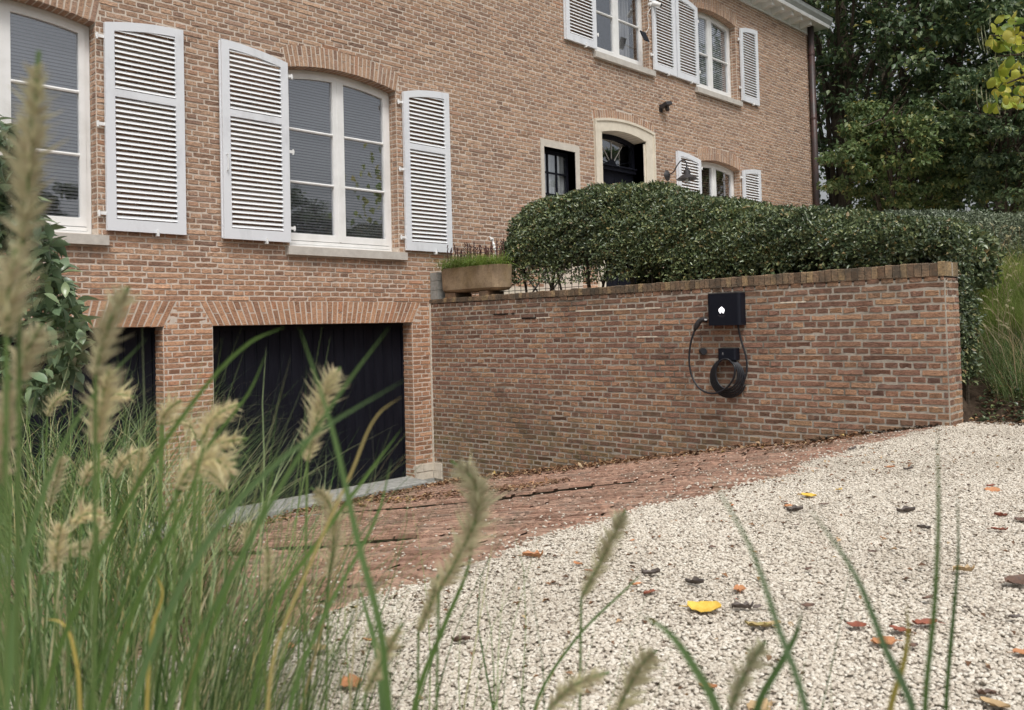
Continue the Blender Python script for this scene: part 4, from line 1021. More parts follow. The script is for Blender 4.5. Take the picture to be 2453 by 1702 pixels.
for (u, v, sp, k) in clus:
    for _ in range(k):
        p = at(u + rg.normal(0, sp * .55), v + rg.normal(0, sp * .5), 11.4 + rg.normal(0, .22)); s_ = rg.uniform(.085, .16)
        o = obj('leaf', HM[int(rg.integers(0, 4))]); yaw = rg.uniform(0, 6.28)
        o.matrix_basis = Matrix.Translation(p) @ Matrix.Rotation(yaw, 4, 'Z') @ Matrix.Rotation(-rg.uniform(.5, 1.35), 4, 'X') @ Matrix.Rotation(rg.normal(0, .3), 4, 'Y') @ Matrix.Scale(s_, 4); to_parent(o, cat)
n = 130; P = np.array([at(rg.uniform(2500, 2800), rg.uniform(-150, 300), 11.4 + rg.normal(0, .8)) for _ in range(n)])
o = obj('outer_foliage', leaves_mesh('outer_foliage', P, unit(n, rg) * .6 + np.array([0, 0, -1]), unit(n, rg) + np.array([-.5, -.5, .5]), .19, .16, M['catalpa'], rng=rg)); to_parent(o, cat); tag(o, kind='stuff')
for (u, v, dv, du) in [(2350, 62, 60, 8), (2357, 60, 62, 14), (2372, 30, 50, -2), (2341, 82, 38, 10), (2352, 88, 40, 8), (2360, 92, 38, 6), (2364, 95, 36, 3), (2385, 112, 28, 0), (2420, 105, 30, 1), (2432, 95, 34, 6), (2383, 132, 34, 12), (2373, 160, 24, 1), (2392, 160, 20, 2), (2340, 205, 38, 0), (2350, 208, 42, 6), (2362, 215, 44, 4), (2370, 225, 40, 8), (2390, 248, 28, 6), (2396, 252, 22, -2), (2410, 245, 30, -3), (2445, 235, 30, -8), (2450, 100, 40, 0), (2430, 60, 36, 2), (2440, 150, 30, 3)]:
    q = MB(); p = [at(u + du * (k / 4) ** 1.5, v + dv * k / 4, 11.35 + .02 * (k % 2)) for k in range(5)]; q.tube(p, [.004, .006, .006, .005, .002], 5); o = q.build('seed_pod', M['pod']); to_parent(o, cat)

# ---- glossy shrub at the left edge
rg = np.random.default_rng(88); shr = empty('laurel_shrub', (-7.15, -4.3, -1.0)); tag(shr, 'glossy large-leaved evergreen shrub at the left edge in front of the left window', 'shrub')
def lmesh(mat):
    me = []
    for k in range(4):
        q = MB(); V = []; w_ = (0, .16, .24, .22, .12, 0); cv = .10 + .05 * k
        for i, w in enumerate(w_):
            y_ = i / 5; z_ = -cv * y_ * y_ * 2
            V += [(-w, y_, z_ + w * .35), (0, y_, z_), (w, y_, z_ + w * .35)]
        Fc = [(3 * i + j, 3 * i + j + 1, 3 * i + j + 4, 3 * i + j + 3) for i in range(5) for j in range(2)]
        q.add(V, Fc, 0.0); me.append(q.mesh('leaf', mat, True))
    return me
LM = lmesh(M['laurel']); singles = 0; SV, SF, SR = [], [], []
outline = [(-60, 250), (10, 285), (40, 330), (60, 420), (95, 520), (125, 560), (150, 640), (180, 700), (200, 760), (205, 830), (190, 890), (160, 930), (120, 960), (0, 1010)]
oy = np.array([p[1] for p in outline]); ox = np.array([p[0] for p in outline])
shq = MB(); cnt = 0; base_v = np.array([v.co[:] for v in LM[1].vertices]); base_f = [tuple(p.vertices) for p in LM[1].polygons]
for i in range(2600):
    v = rg.uniform(255, 1010); xr = float(np.interp(v, oy, ox)); u = xr - abs(rg.normal(0, 1)) * 70 - 4 if rg.random() < .5 else rg.uniform(-260, xr - 5)
    d = 4.75 + rg.normal(0, .22) + max(0, (xr - u)) * -.0009; p = at(u, v, d); s_ = rg.uniform(.075, .12)
    mtx = Matrix.Translation(p) @ Matrix.Rotation(rg.uniform(0, 6.28), 4, 'Z') @ Matrix.Rotation(rg.normal(-.15, .65), 4, 'X') @ Matrix.Rotation(rg.normal(0, .45), 4, 'Y') @ Matrix.Scale(s_, 4)
    if u > -5 and singles < 300 and rg.random() < .6:
        o = obj('leaf', LM[int(rg.integers(0, 4))]); o.matrix_basis = mtx; to_parent(o, shr); singles += 1
    else:
        mm = np.array(mtx); V = base_v @ mm[:3, :3].T + mm[:3, 3]; shq.add(V, base_f, float(rg.uniform(.02, 1)))
o = shq.build('leaf', M['laurel'], smooth=True); to_parent(o, shr); tag(o, kind='stuff')
for k in range(9):
    u0 = rg.uniform(-160, 20); q = MB(); u1 = float(np.interp(300 + k * 75, oy, ox)) - 25; v1 = 300 + k * 75
    pb = at(-60, 1000, 4.8); pb[2] = -1.0
    q.tube([pb, at((u0 + u1) / 2 - 40, (v1 + 1000) / 2, 4.85), at(u1, v1, 4.75)], [.018, .012, .004], 6); o = q.build('stem', M['bark']); to_parent(o, shr)

# ================================================================== GRASSES
def ribbons(name, root, az, L, w, a0, a1, mat, rnd, K=9, twist=None, rng=RNG):
    n = len(root); s = np.linspace(0, 1, K + 1); ang = a0[:, None] + (a1 - a0)[:, None] * s[None, :] ** 1.6
    dl = (L / K)[:, None]; r = np.concatenate([np.zeros((n, 1)), np.cumsum(np.sin(ang[:, :-1]) * dl, 1)], 1); z = np.concatenate([np.zeros((n, 1)), np.cumsum(np.cos(ang[:, :-1]) * dl, 1)], 1)
    dr = rng.normal(0, .7, n)[:, None] * s[None, :] ** 1.5 + rng.normal(0, .12, n)[:, None] * np.sin(s[None, :] * 7 + rng.uniform(0, 6, n)[:, None]); azs_ = az[:, None] + dr; ca, sa = np.cos(azs_), np.sin(azs_)
    C = np.stack([root[:, :1] + r * ca, root[:, 1:2] + r * sa, root[:, 2:3] + z], 2)
    tw = (rng.uniform(-1.2, 1.2, n) if twist is None else twist)[:, None]
    sx, sy = -sa * np.cos(tw) + ca * np.sin(tw) * 0.6, ca * np.cos(tw) + sa * np.sin(tw) * 0.6
    ww = (w[:, None] * np.clip(1.02 - s[None, :] ** 2.2, .02, 1) * np.clip(.5 + s[None, :] * 3, 0, 1)) / 2
    S_ = np.stack([sx * np.ones_like(ww), sy * np.ones_like(ww), .3 * np.sin(tw) * np.ones_like(ww)], 2)
    V = np.stack([C - S_ * ww[..., None], C + S_ * ww[..., None]], 2).reshape(-1, 3)
    b_ = (np.arange(n) * (K + 1) * 2)[:, None, None] + (np.arange(K) * 2)[None, :, None]; T = (b_ + np.array([0, 1, 3, 2])[None, None, :]).reshape(-1, 4)
    return fast_mesh(name, V, T, np.repeat(rnd, (K + 1) * 2), mat, True)
def clump(label, root, n, Lr, w, spread, lean=(0, 0), mat='grass', seed=1, a0r=(.02, .28), a1r=(.3, 1.5), name='fountain_grass', cat_='grass clump', group='fountain grass clumps around the photographer', K=9, azc=None, azs=None):
    rg = np.random.default_rng(seed); root = np.array(root, float); t = empty(name, tuple(root)); tag(t, label, cat_, group)
    az = rg.uniform(0, 2 * math.pi, n)
    if azc is not None: az = np.where(rg.random(n) < .75, rg.normal(azc, azs, n), az)
    rr_ = rg.uniform(0, 1, n) ** .7 * spread
    R_ = root + np.stack([np.cos(az) * rr_, np.sin(az) * rr_, np.zeros(n)], 1)
    L = rg.uniform(*Lr, n); me = ribbons('blades', R_, az + rg.normal(0, .35, n), L, rg.uniform(.6, 1.2, n) * w, rg.uniform(*a0r, n), rg.uniform(*a1r, n), M[mat], rg.uniform(.02, 1, n), K, rng=rg)
    o = obj('blades', me); to_parent(o, t); tag(o, kind='stuff'); return t
ZG = -.94
def rootat(u, d, z=ZG):
    p = at(u, 1500, d); p[2] = z; return p
RT = math.atan2(RM[1, 0], RM[0, 0])          # heading of picture-right on the ground
g1 = clump('dense clump of tall green grass blades filling the lower left corner of the picture', rootat(60, 1.15), 620, (.5, .98), .0045, .32, seed=101, a1r=(.15, 1.5), azc=RT, azs=1.5)
g2 = clump('tall green grass clump just right of the corner clump, leaning right over the gravel', rootat(330, 1.25), 320, (.38, .84), .0044, .26, seed=102, a0r=(.02, .35), a1r=(.3, 1.2), azc=RT, azs=1.2)
g3 = clump('green grass clump behind the corner clump, its arching blades in front of the left garage door', rootat(170, 2.2), 380, (.5, .92), .0055, .32, seed=103, a0r=(.05, .5), a1r=(.7, 2.0))
g4 = clump('fine arching grass clump on the far side of the bed, under the glossy shrub', rootat(120, 3.6, -.97), 900, (.6, 1.15), .0045, .30, seed=104, a0r=(.1, .7), a1r=(1.1, 2.2), azc=RT, azs=.9)
g5 = clump('fine arching grass clump at the edge of the brick ramp before the garage pier', rootat(300, 3.0, -1.0), 650, (.5, .95), .0045, .26, seed=105, a0r=(.1, .7), a1r=(.9, 1.9), azc=RT, azs=.8)
g6 = clump('small grass clump spilling over the lower end of the brick ramp edge', rootat(430, 2.1), 220, (.4, .8), .005, .18, seed=106, a0r=(.2, .7), a1r=(.8, 1.6), azc=RT, azs=.5)
g7 = clump('sparse dark grass tuft at the bottom edge in front of the pale gravel, left of the middle', rootat(700, 1.1), 70, (.35, .75), .0042, .30, seed=107, a0r=(.05, .4), a1r=(.2, .9), azc=RT, azs=.6)
g8 = clump('sparse grass tuft at the bottom edge in the middle of the picture', rootat(1150, 1.0), 40, (.35, .72), .0038, .30, seed=108, a0r=(.0, .35), a1r=(.2, .8))
g9 = clump('sparse grass tuft at the bottom right, thin blurred stems over the gravel', rootat(1900, .95), 22, (.3, .62), .004, .35, seed=109, a0r=(0, .3), a1r=(.1, .7))
# long single blades close to the lens, each traced as its own curved ribbon
def curve3(P, n=16):
    P = [np.array(p, float) for p in P]; m = len(P); T = []
    for i in range(m):
        a, b_ = P[max(i - 1, 0)], P[min(i + 1, m - 1)]; la, lb = np.linalg.norm(P[i] - a), np.linalg.norm(b_ - P[i])
        d_ = (P[i] - a) / (la + 1e-9) + (b_ - P[i]) / (lb + 1e-9); d_ /= np.linalg.norm(d_) + 1e-9; T.append((d_, min(x for x in (la, lb) if x > 0)))
    out = []; k_ = max(2, n // (m - 1) + 1)
    for i in range(m - 1):
        L = np.linalg.norm(P[i + 1] - P[i])
        for k in range(k_):
            t = k / k_; h00, h10, h01, h11 = 2 * t ** 3 - 3 * t * t + 1, t ** 3 - 2 * t * t + t, -2 * t ** 3 + 3 * t * t, t ** 3 - t * t
            out.append(h00 * P[i] + h10 * L * T[i][0] + h01 * P[i + 1] + h11 * L * T[i + 1][0])
    out.append(P[-1]); return out
def blade(parent, pts, d, w, rnd, name='long_blade', d2=None, side=None):
    k = 1.0665; d2 = d2 or d; m = len(pts)
    P = [at(u * k, v * k, d + (d2 - d) * i / (m - 1)) for i, (u, v) in enumerate(pts)]
    rt = np.array(rootat(pts[0][0] * k, d)); rt[:2] += (P[0][:2] - rt[:2]) * .8
    P = [rt] + P; C = curve3(P, 20); q = MB(); V = []; n = len(C)
    for i, c in enumerate(C):
        t = C[min(i + 1, n - 1)] - C[max(i - 1, 0)]; vd = c - CAM; s_ = np.cross(t, vd); s_ /= np.linalg.norm(s_) + 1e-9
        ww = w * min(1, 1.03 - (i / (n - 1)) ** 3) / 2; up = np.cross(s_, t); up /= np.linalg.norm(up) + 1e-9
        V += [c - s_ * ww, c + up * w * .12, c + s_ * ww]
    q.add(V, [(3 * i + j, 3 * i + j + 1, 3 * i + j + 4, 3 * i + j + 3) for i in range(n - 1) for j in range(2)], rnd); o = q.build(name, M['blade'], smooth=True); to_parent(o, parent)
blade(g2, [(380, 1596), (520, 1290), (650, 1060), (780, 860), (875, 735)], .62, .0042, .55)
blade(g2, [(300, 1596), (400, 1330), (540, 1120), (700, 980), (915, 850)], .55, .0050, .62)
blade(g2, [(860, 1450), (800, 1200), (745, 960), (672, 735)], .55, .0046, .4, d2=.6)
blade(g7, [(610, 1500), (700, 1260), (790, 1060), (850, 930), (905, 890)], .75, .0028, .95)
blade(g2, [(600, 1400), (720, 1210), (830, 1060), (905, 960)], .9, .005, .5)
blade(g1, [(95, 1596), (250, 1200), (400, 950), (560, 770), (640, 735)], .7, .0045, .5)
blade(g1, [(200, 1596), (300, 1300), (470, 1000), (560, 880), (600, 790)], .8, .0042, .3)
blade(g1, [(30, 1400), (100, 1100), (200, 900), (330, 760)], .7, .0045, .6)
blade(g2, [(420, 1596), (520, 1300), (590, 1150), (625, 1000)], .75, .0045, .45)
blade(g1, [(230, 1596), (330, 1300), (430, 1100), (470, 950)], .7, .005, .5)
blade(g1, [(330, 1596), (345, 1400), (365, 1330), (350, 1290)], .8, .0035, .93)
blade(g1, [(180, 1596), (170, 1480), (140, 1400), (100, 1390)], .8, .0035, .93)
blade(g2, [(650, 1596), (720, 1400), (850, 1150), (880, 1030)], .9, .005, .55)
blade(g8, [(930, 1596), (1000, 1400), (1050, 1280), (1065, 1190)], .8, .005, .5)
blade(g8, [(860, 1596), (850, 1480), (830, 1400), (800, 1300)], .85, .007, .6)
blade(g8, [(1200, 1596), (1290, 1440), (1420, 1310), (1440, 1290)], 1.0, .0035, .5)
blade(g9, [(2078, 1596), (2100, 1350), (2108, 1150), (2105, 955)], .55, .0036, .5)
blade(g9, [(2125, 1596), (2140, 1400), (2152, 1250), (2150, 1090)], .7, .0035, .3)
blade(g9, [(1810, 1596), (1745, 1400), (1690, 1240), (1590, 1060)], .45, .0036, .7)
blade(g9, [(2050, 1596), (1990, 1460), (1920, 1290), (1810, 1130)], .5, .0045, .7)
blade(g9, [(1610, 1596), (1560, 1500), (1500, 1420), (1440, 1380)], .5, .0055, .6)
blade(g9, [(2000, 1596), (2030, 1490), (2040, 1420), (2035, 1350)], .6, .004, .92)
blade(g9, [(1700, 1596), (1760, 1480), (1790, 1420), (1800, 1370)], .6, .005, .3)
# bottle-brush seed heads
def seed_head(parent, pts, d, rad=.012, dens=1.0, seed=0, warm=None, stem_to=None):
    rg = np.random.default_rng(1000 + seed); k = 1.0665; P = [at(u * k, v * k, d) for u, v in pts]; C = curve3(P, 24)
    base = C[0]; dirn = C[0] - C[2]; rt = rootat((stem_to or pts[0][0] - 40) * k, d)
    q = MB(); q.tube(curve3([rt, (rt + base) / 2 + dirn * 1.0, base, C[len(C) // 2], C[-1]], 24), [.0016] * 19 + [.0012] * 50, 5) if False else q.tube(curve3([rt, (rt * .35 + base * .65) + dirn * .5, base], 14) + C[1:], .0014, 5, r=.4)
    o = q.build('stem', M['grass']); to_parent(o, parent)
    C = np.array(C); rad = rad * .82; seg = np.linalg.norm(np.diff(C, axis=0), axis=1); Lh = seg.sum(); n = int(3000 * Lh * dens * 2.6); tt = rg.uniform(0, 1, n); idx = np.minimum((tt * (len(C) - 1)).astype(int), len(C) - 2); fr = tt * (len(C) - 1) - idx
    B = C[idx] + (C[idx + 1] - C[idx]) * fr[:, None]; T = C[idx + 1] - C[idx]; T /= np.linalg.norm(T, axis=1, keepdims=True)
    O = np.cross(T, unit(n, rg)); O /= np.linalg.norm(O, axis=1, keepdims=True); env = np.sin(np.clip(tt * 1.02 + .06, 0, 1) * math.pi) ** .45
    ln = rad * env * rg.uniform(.6, 1.4, n) * np.where(rg.random(n) < .25, 1.9, 1.0)
    D = O * .85 + T * .65; tip = B + D * ln[:, None]; Sd = np.cross(D, B - CAM); Sd /= np.linalg.norm(Sd, axis=1, keepdims=True)
    wd = np.where(rg.random(n) < .30, .0010, .0003)[:, None]
    V = np.stack([B, B + D * ln[:, None] * .4 + Sd * wd, tip, B + D * ln[:, None] * .4 - Sd * wd], 1).reshape(-1, 3); b_ = (np.arange(n) * 4)[:, None]
    me = fast_mesh('seed_head', V, np.concatenate([b_ + [0, 1, 2], b_ + [0, 2, 3]], 0), np.repeat(rg.uniform(.02, 1, n), 4), M['seed']); o = obj('seed_head', me); to_parent(o, parent)
HD = [(g1, [(45, 600), (62, 420), (75, 260), (88, 115)], .52, .0125), (g1, [(15, 760), (20, 660), (35, 560)], .5, .013), (g1, [(215, 850), (235, 760), (262, 690), (290, 645)], .62, .013), (g1, [(215, 1000), (230, 900), (245, 820)], .7, .014),
      (g1, [(0, 1090), (10, 960), (22, 840)], .55, .011), (g2, [(690, 1040), (712, 940), (735, 870), (765, 825)], 1.0, .017), (g2, [(395, 1100), (440, 1040), (490, 1035), (525, 1075)], .8, .017), (g2, [(440, 1020), (480, 1000), (555, 985)], .95, .012),
      (g7, [(738, 1300), (750, 1200), (738, 1130), (698, 1095)], 1.05, .015), (g8, [(985, 1330), (1040, 1230), (1075, 1140), (1060, 1075), (1012, 1035)], .8, .017), (g8, [(1305, 1345), (1350, 1260), (1385, 1190), (1405, 1145)], .85, .013),
      (g8, [(1370, 1640), (1410, 1550), (1445, 1490), (1475, 1462)], .8, .014), (g7, [(600, 1330), (603, 1280), (600, 1225)], 1.0, .010), (g3, [(110, 1140), (130, 1060), (140, 1020)], 1.3, .014), (g2, [(300, 1120), (315, 1050), (320, 1000)], 1.2, .015),
      (g1, [(40, 860), (60, 790), (95, 730)], .6, .013), (g8, [(1230, 1596), (1290, 1540), (1370, 1510)], .75, .012), (g8, [(940, 1420), (970, 1350), (985, 1290)], .9, .012), (g7, [(820, 1560), (860, 1480), (905, 1400)], .8, .010), (g1, [(90, 1290), (150, 1240), (230, 1230)], 1.2, .013), (g9, [(1640, 1596), (1680, 1500), (1720, 1440)], .6, .009)]
rg = np.random.default_rng(404)
for k in range(13):
    u, v = rg.uniform(20, 560), rg.uniform(900, 1330); a = rg.normal(.25, .45); L_ = rg.uniform(70, 130); d = rg.uniform(.9, 1.6); L_ /= d
    HD.append(((g1 if u < 280 else g2) if d < 1.3 else g3, [(u, v), (u + math.sin(a) * L_ * .5, v - math.cos(a) * L_ * .5), (u + math.sin(a * 1.5 + .1) * L_, v - math.cos(a * 1.5) * L_)], d, .013))
for i, (pr, pts, d, r_) in enumerate(HD): seed_head(pr, pts, d, r_, seed=i)

# grass on the bank at the right
rg = np.random.default_rng(5)
BL = ['drooping grass clump lowest on the bank, its fading plumes over the litter', 'small grass clump low on the bank nearest the hanging shrub', 'grass clump low on the bank at the right picture edge, above the lowest clump', 'grass clump at the very foot of the bank, mostly cut by the right edge', 'grass clump halfway up the bank, touching the hanging shrub', 'large pale grass clump in the middle of the bank', 'grass clump on the upper bank just right of the hanging shrub', 'large pale grass clump on the upper bank, left of the picture edge', 'large grass clump on the upper bank at the picture edge', 'topmost small grass clump beside the wall coping end', 'small grass clump at the top of the bank under the back hedge', 'grass clump at the top of the bank near the picture edge', 'grass clump halfway up the bank, cut by the right edge']
def onbank(u, v):
    r = ray(u, v); t = (-1.0 + .55 * (CAM[0] - .5) - CAM[2]) / (r[2] - .55 * r[0]); return (CAM + r * t)[:2]
for i, (u_, v_, s_) in enumerate(((2440, 960, .8), (2395, 900, .85), (2440, 880, .95), (2480, 930, .9), (2380, 830, .9), (2430, 810, 1.0), (2370, 760, .9), (2420, 740, 1.0), (2470, 760, 1.0), (2360, 715, .8), (2400, 700, .8), (2450, 700, .9), (2500, 830, 1.0))):
    x, y = onbank(u_, v_); blb = BL[i]
    z = min(.4, -1.0 + (x - .5) * .55)
    c = clump(blb, (x, y, z), 260 if i < 4 else 620, (.45 * s_, .85 * s_), .0045, .20, mat='grass' if i < 4 else 'bank_grass', seed=200 + i, a0r=(.1, .8), a1r=(.9, 2.1) if i < 4 else (.7, 1.9), group='fountain grass clumps on the bank', K=6)
    n = 12; V0 = [];
    for k in range(n):
        a = rg.uniform(0, 6.28); r_ = rg.uniform(.2, .5); t0 = np.array((x + r_ * math.cos(a), y + r_ * math.sin(a), z + rg.uniform(.55, .85))); dr = np.array((math.cos(a) * .6, math.sin(a) * .6, .4)); C = [t0 + dr * .1 * j / 5 - np.array((0, 0, .02)) * (j / 5) ** 2 for j in range(6)]
        q = MB(); m = 90
        for _ in range(m):
            t_ = rg.uniform(0, 5); j = int(min(4, t_)); b0_ = C[j] + (C[j + 1] - C[j]) * (t_ - j); o_ = unit(1, rg)[0] * .014 + dr * .008; q.add([b0_, b0_ + o_ * .5 + (.0012, 0, .0012), b0_ + o_], [(0, 1, 2)], float(rg.uniform(.3, 1)))
        q.tube([np.array((x, y, z)), t0 * .5 + np.array((x, y, z + .3)) * .5, t0], .0015, 4, r=.5)
        o = q.build('seed_head', M['seed']); to_parent(o, c)
# low weeds and litter at the foot of the bank
def scatter_leaves(name, label, pts, mat, lsz, seed, kind='stuff', up=1.0, cat_=None):
    rg = np.random.default_rng(seed); P = np.array(pts); n = len(P); L = rg.uniform(.6, 1.3, n) * lsz; D = unit(n, rg) * [1, 1, .25]
    o = obj(name, leaves_mesh(name, P, D, np.array([0, 0, up]) + unit(n, rg) * .35, L, L * .6, mat, rng=rg, fold=.3)); tag(o, label, cat_, None, kind); return o
rg = np.random.default_rng(31)
scatter_leaves('ground_cover', 'low creeping green ivy and weeds at the foot of the bank beside the wall end', [(x, y, min(.2, -.95 + max(0, x - .5) * .55) + rg.uniform(.0, .09)) for x, y in zip(rg.uniform(.42, 1.5, 1500), rg.uniform(-9.2, -6.93, 1500))], M['hedge'], .055, 32)
scatter_leaves('leaf_litter', 'brown and reddish fallen leaves gathered under the shrub beside the wall end', [(x, y, min(.2, -.955 + max(0, x - .5) * .55) + rg.uniform(.0, .05)) for x, y in zip(rg.uniform(.3, 2.2, 2200), rg.uniform(-9.0, -6.93, 2200))], M['litter'], .05, 33)
pl_ = []
for _ in range(4600):
    if rg.random() < .68: x = -abs(rg.normal(0, .42)) - .02; y = rg.uniform(-3.6, -.6) if rg.random() < .75 else rg.uniform(-6.2, -3.4)
    else: x = rg.uniform(-5.6, -.1); y = -.95 - abs(rg.normal(0, .35))
    pl_.append((x, y, terrain_z(x, y) + step_off(x, y) + rg.uniform(.004, .03)))
for _ in range(500): pl_.append((rg.uniform(-2.9, -2.2), rg.uniform(-4.5, -1.0), 0)); x, y, _z = pl_[-1]; pl_[-1] = (x, y, terrain_z(x, y) + step_off(x, y) + .012)
scatter_leaves('leaf_litter', 'brown and orange fallen leaves blown along the foot of the wall and before the garage', pl_, M['litter'], .055, 34)
# moss and dirt crumbs in the gutter line along the wall
scatter_leaves('moss', 'dark moss and dirt along the foot of the garden wall', [(-abs(rg.normal(0, .04)) - .0, y, terrain_z(-.1, y) + rg.uniform(-.005, .03)) for y in rg.uniform(-6.8, -.5, 2600)], M['soil'], .03, 35)

# ================================================================== GRAVEL
def gravel(name, label, pts, seed, smin=.0045, smax=.0082):
    me = bpy.data.meshes.new(name); me.from_pydata([tuple(p) for p in pts], [], []); me.materials.append(M['pebble']); o = obj(name, me); tag(o, label, None, None, 'stuff')
    g = bpy.data.node_groups.new(name + ' pebbles', 'GeometryNodeTree'); g.interface.new_socket('Geometry', in_out='INPUT', socket_type='NodeSocketGeometry'); g.interface.new_socket('Geometry', in_out='OUTPUT', socket_type='NodeSocketGeometry')
    N = g.nodes.new; i_, o_ = N('NodeGroupInput'), N('NodeGroupOutput'); ico = N('GeometryNodeMeshIcoSphere'); ico.inputs['Radius'].default_value = 1; ico.inputs['Subdivisions'].default_value = 2
    nz = N('ShaderNodeTexNoise'); nz.inputs['Scale'].default_value = .9; sp = N('GeometryNodeSetPosition'); vm = N('ShaderNodeVectorMath'); vm.operation = 'SUBTRACT'; vm.inputs[1].default_value = (.5, .5, .5); vs = N('ShaderNodeVectorMath'); vs.operation = 'SCALE'; vs.inputs['Scale'].default_value = .7
    g.links.new(nz.outputs['Color'], vm.inputs[0]); g.links.new(vm.outputs[0], vs.inputs[0]); g.links.new(ico.outputs['Mesh'], sp.inputs['Geometry']); g.links.new(vs.outputs[0], sp.inputs['Offset'])
    sm = N('GeometryNodeSetShadeSmooth'); mt = N('GeometryNodeSetMaterial'); mt.inputs['Material'].default_value = M['pebble']; ip = N('GeometryNodeInstanceOnPoints')
    rs = N('FunctionNodeRandomValue'); rs.data_type = 'FLOAT_VECTOR'; rs.inputs['Min'].default_value = (smin * 1.0, smin * .75, smin * .55); rs.inputs['Max'].default_value = (smax * 1.15, smax * .9, smax * .62); rs.inputs['Seed'].default_value = seed
    rr_ = N('FunctionNodeRandomValue'); rr_.data_type = 'FLOAT_VECTOR'; rr_.inputs['Min'].default_value = (-.28, -.28, 0); rr_.inputs['Max'].default_value = (.28, .28, 6.28); rr_.inputs['Seed'].default_value = seed + 1
    g.links.new(sp.outputs[0], sm.inputs[0]); g.links.new(sm.outputs[0], mt.inputs[0]); g.links.new(mt.outputs[0], ip.inputs['Instance']); g.links.new(i_.outputs[0], ip.inputs['Points']); g.links.new(rs.outputs[0], ip.inputs['Scale']); g.links.new(rr_.outputs[0], ip.inputs['Rotation']); g.links.new(ip.outputs[0], o_.inputs[0])
    md = o.modifiers.new('pebbles', 'NODES'); md.node_group = g; return o
rg = np.random.default_rng(41); n0 = 420000
gx, gy = rg.uniform(-9, 1.2, n0), rg.uniform(-9.6, -6.70, n0)
edge = -6.80 + .05 * np.sin(gx * 2.3) + .03 * np.sin(gx * 7) + rg.normal(0, .03, n0)
u, v, d = proj(np.stack([gx, gy, np.full(n0, -.95)], 1))
dens = np.where(d < 3.4, 19000, np.where(d < 5, 15000, 10000)) * 10.2 * 2.9 / n0
ok = (u > -250) & (u < 2900) & (v < 2050) & (d > .8) & (gy < edge) & (rg.random(n0) < dens) & (gx < .55 + .1 * np.sin(gy * 4))
G = np.stack([gx, gy, -.955 + .010 * np.sin(gx * 1.7) * np.sin(gy * 2.1) + rg.uniform(-.001, .009, n0)], 1)[ok]
gravel('gravel', 'small rounded white and cream pebbles covering the yard', G, 3)
sp_ = []
for _ in range(1100):
    x = rg.uniform(-6.8, -.1); y = -6.80 + abs(rg.exponential(.5)) if rg.random() < .75 else rg.uniform(-6.7, -1.5)
    if y < -.6: sp_.append((x, y, terrain_z(x, y) + step_off(x, y) + .011))
gravel('scattered_pebbles', 'single white pebbles strewn over the brick ramp', sp_, 9, .005, .009)

scatter_leaves('leaf_crumbs', 'tiny brown leaf crumbs sprinkled over the gravel', [(x, y, -.943 + rg.uniform(0, .006)) for x, y in zip(rg.uniform(-7, .4, 900), -6.85 - rg.exponential(.8, 900))], M['litter'], .026, 36)
# ---- fallen leaves one can count on the gravel
def leafshape(kind, seed):
    rg_ = np.random.default_rng(seed); q = MB(); V = []; m = 7; wmax = {'broad': .36, 'slim': .24, 'curl': .22}[kind]; cv = {'broad': .10, 'slim': .12, 'curl': .20}[kind]; ns = .05 if kind == 'curl' else .02
    for i in range(m + 1):
        t = i / m; w = wmax * math.sin(math.pi * min(1, t * .92 + .06)) ** .8 * (1 + .12 * rg_.normal()); zc_ = (.16 if kind == 'curl' else .26) * (t - .5) ** 2 + ns * rg_.normal()
        for j in (-1, -.5, 0, .5, 1): V.append((t - .5, j * w * (.75 if kind == 'curl' else 1), zc_ + cv * abs(j) ** 1.5 + ns * rg_.normal()))
    q.add(V, [(5 * i + j, 5 * i + j + 5, 5 * i + j + 6, 5 * i + j + 1) for i in range(m) for j in range(4)], .5)
    q.tube([(-.5, 0, .06), (-.62, .02, .05), (-.75, .06, .02)], .014, 4)
    return q
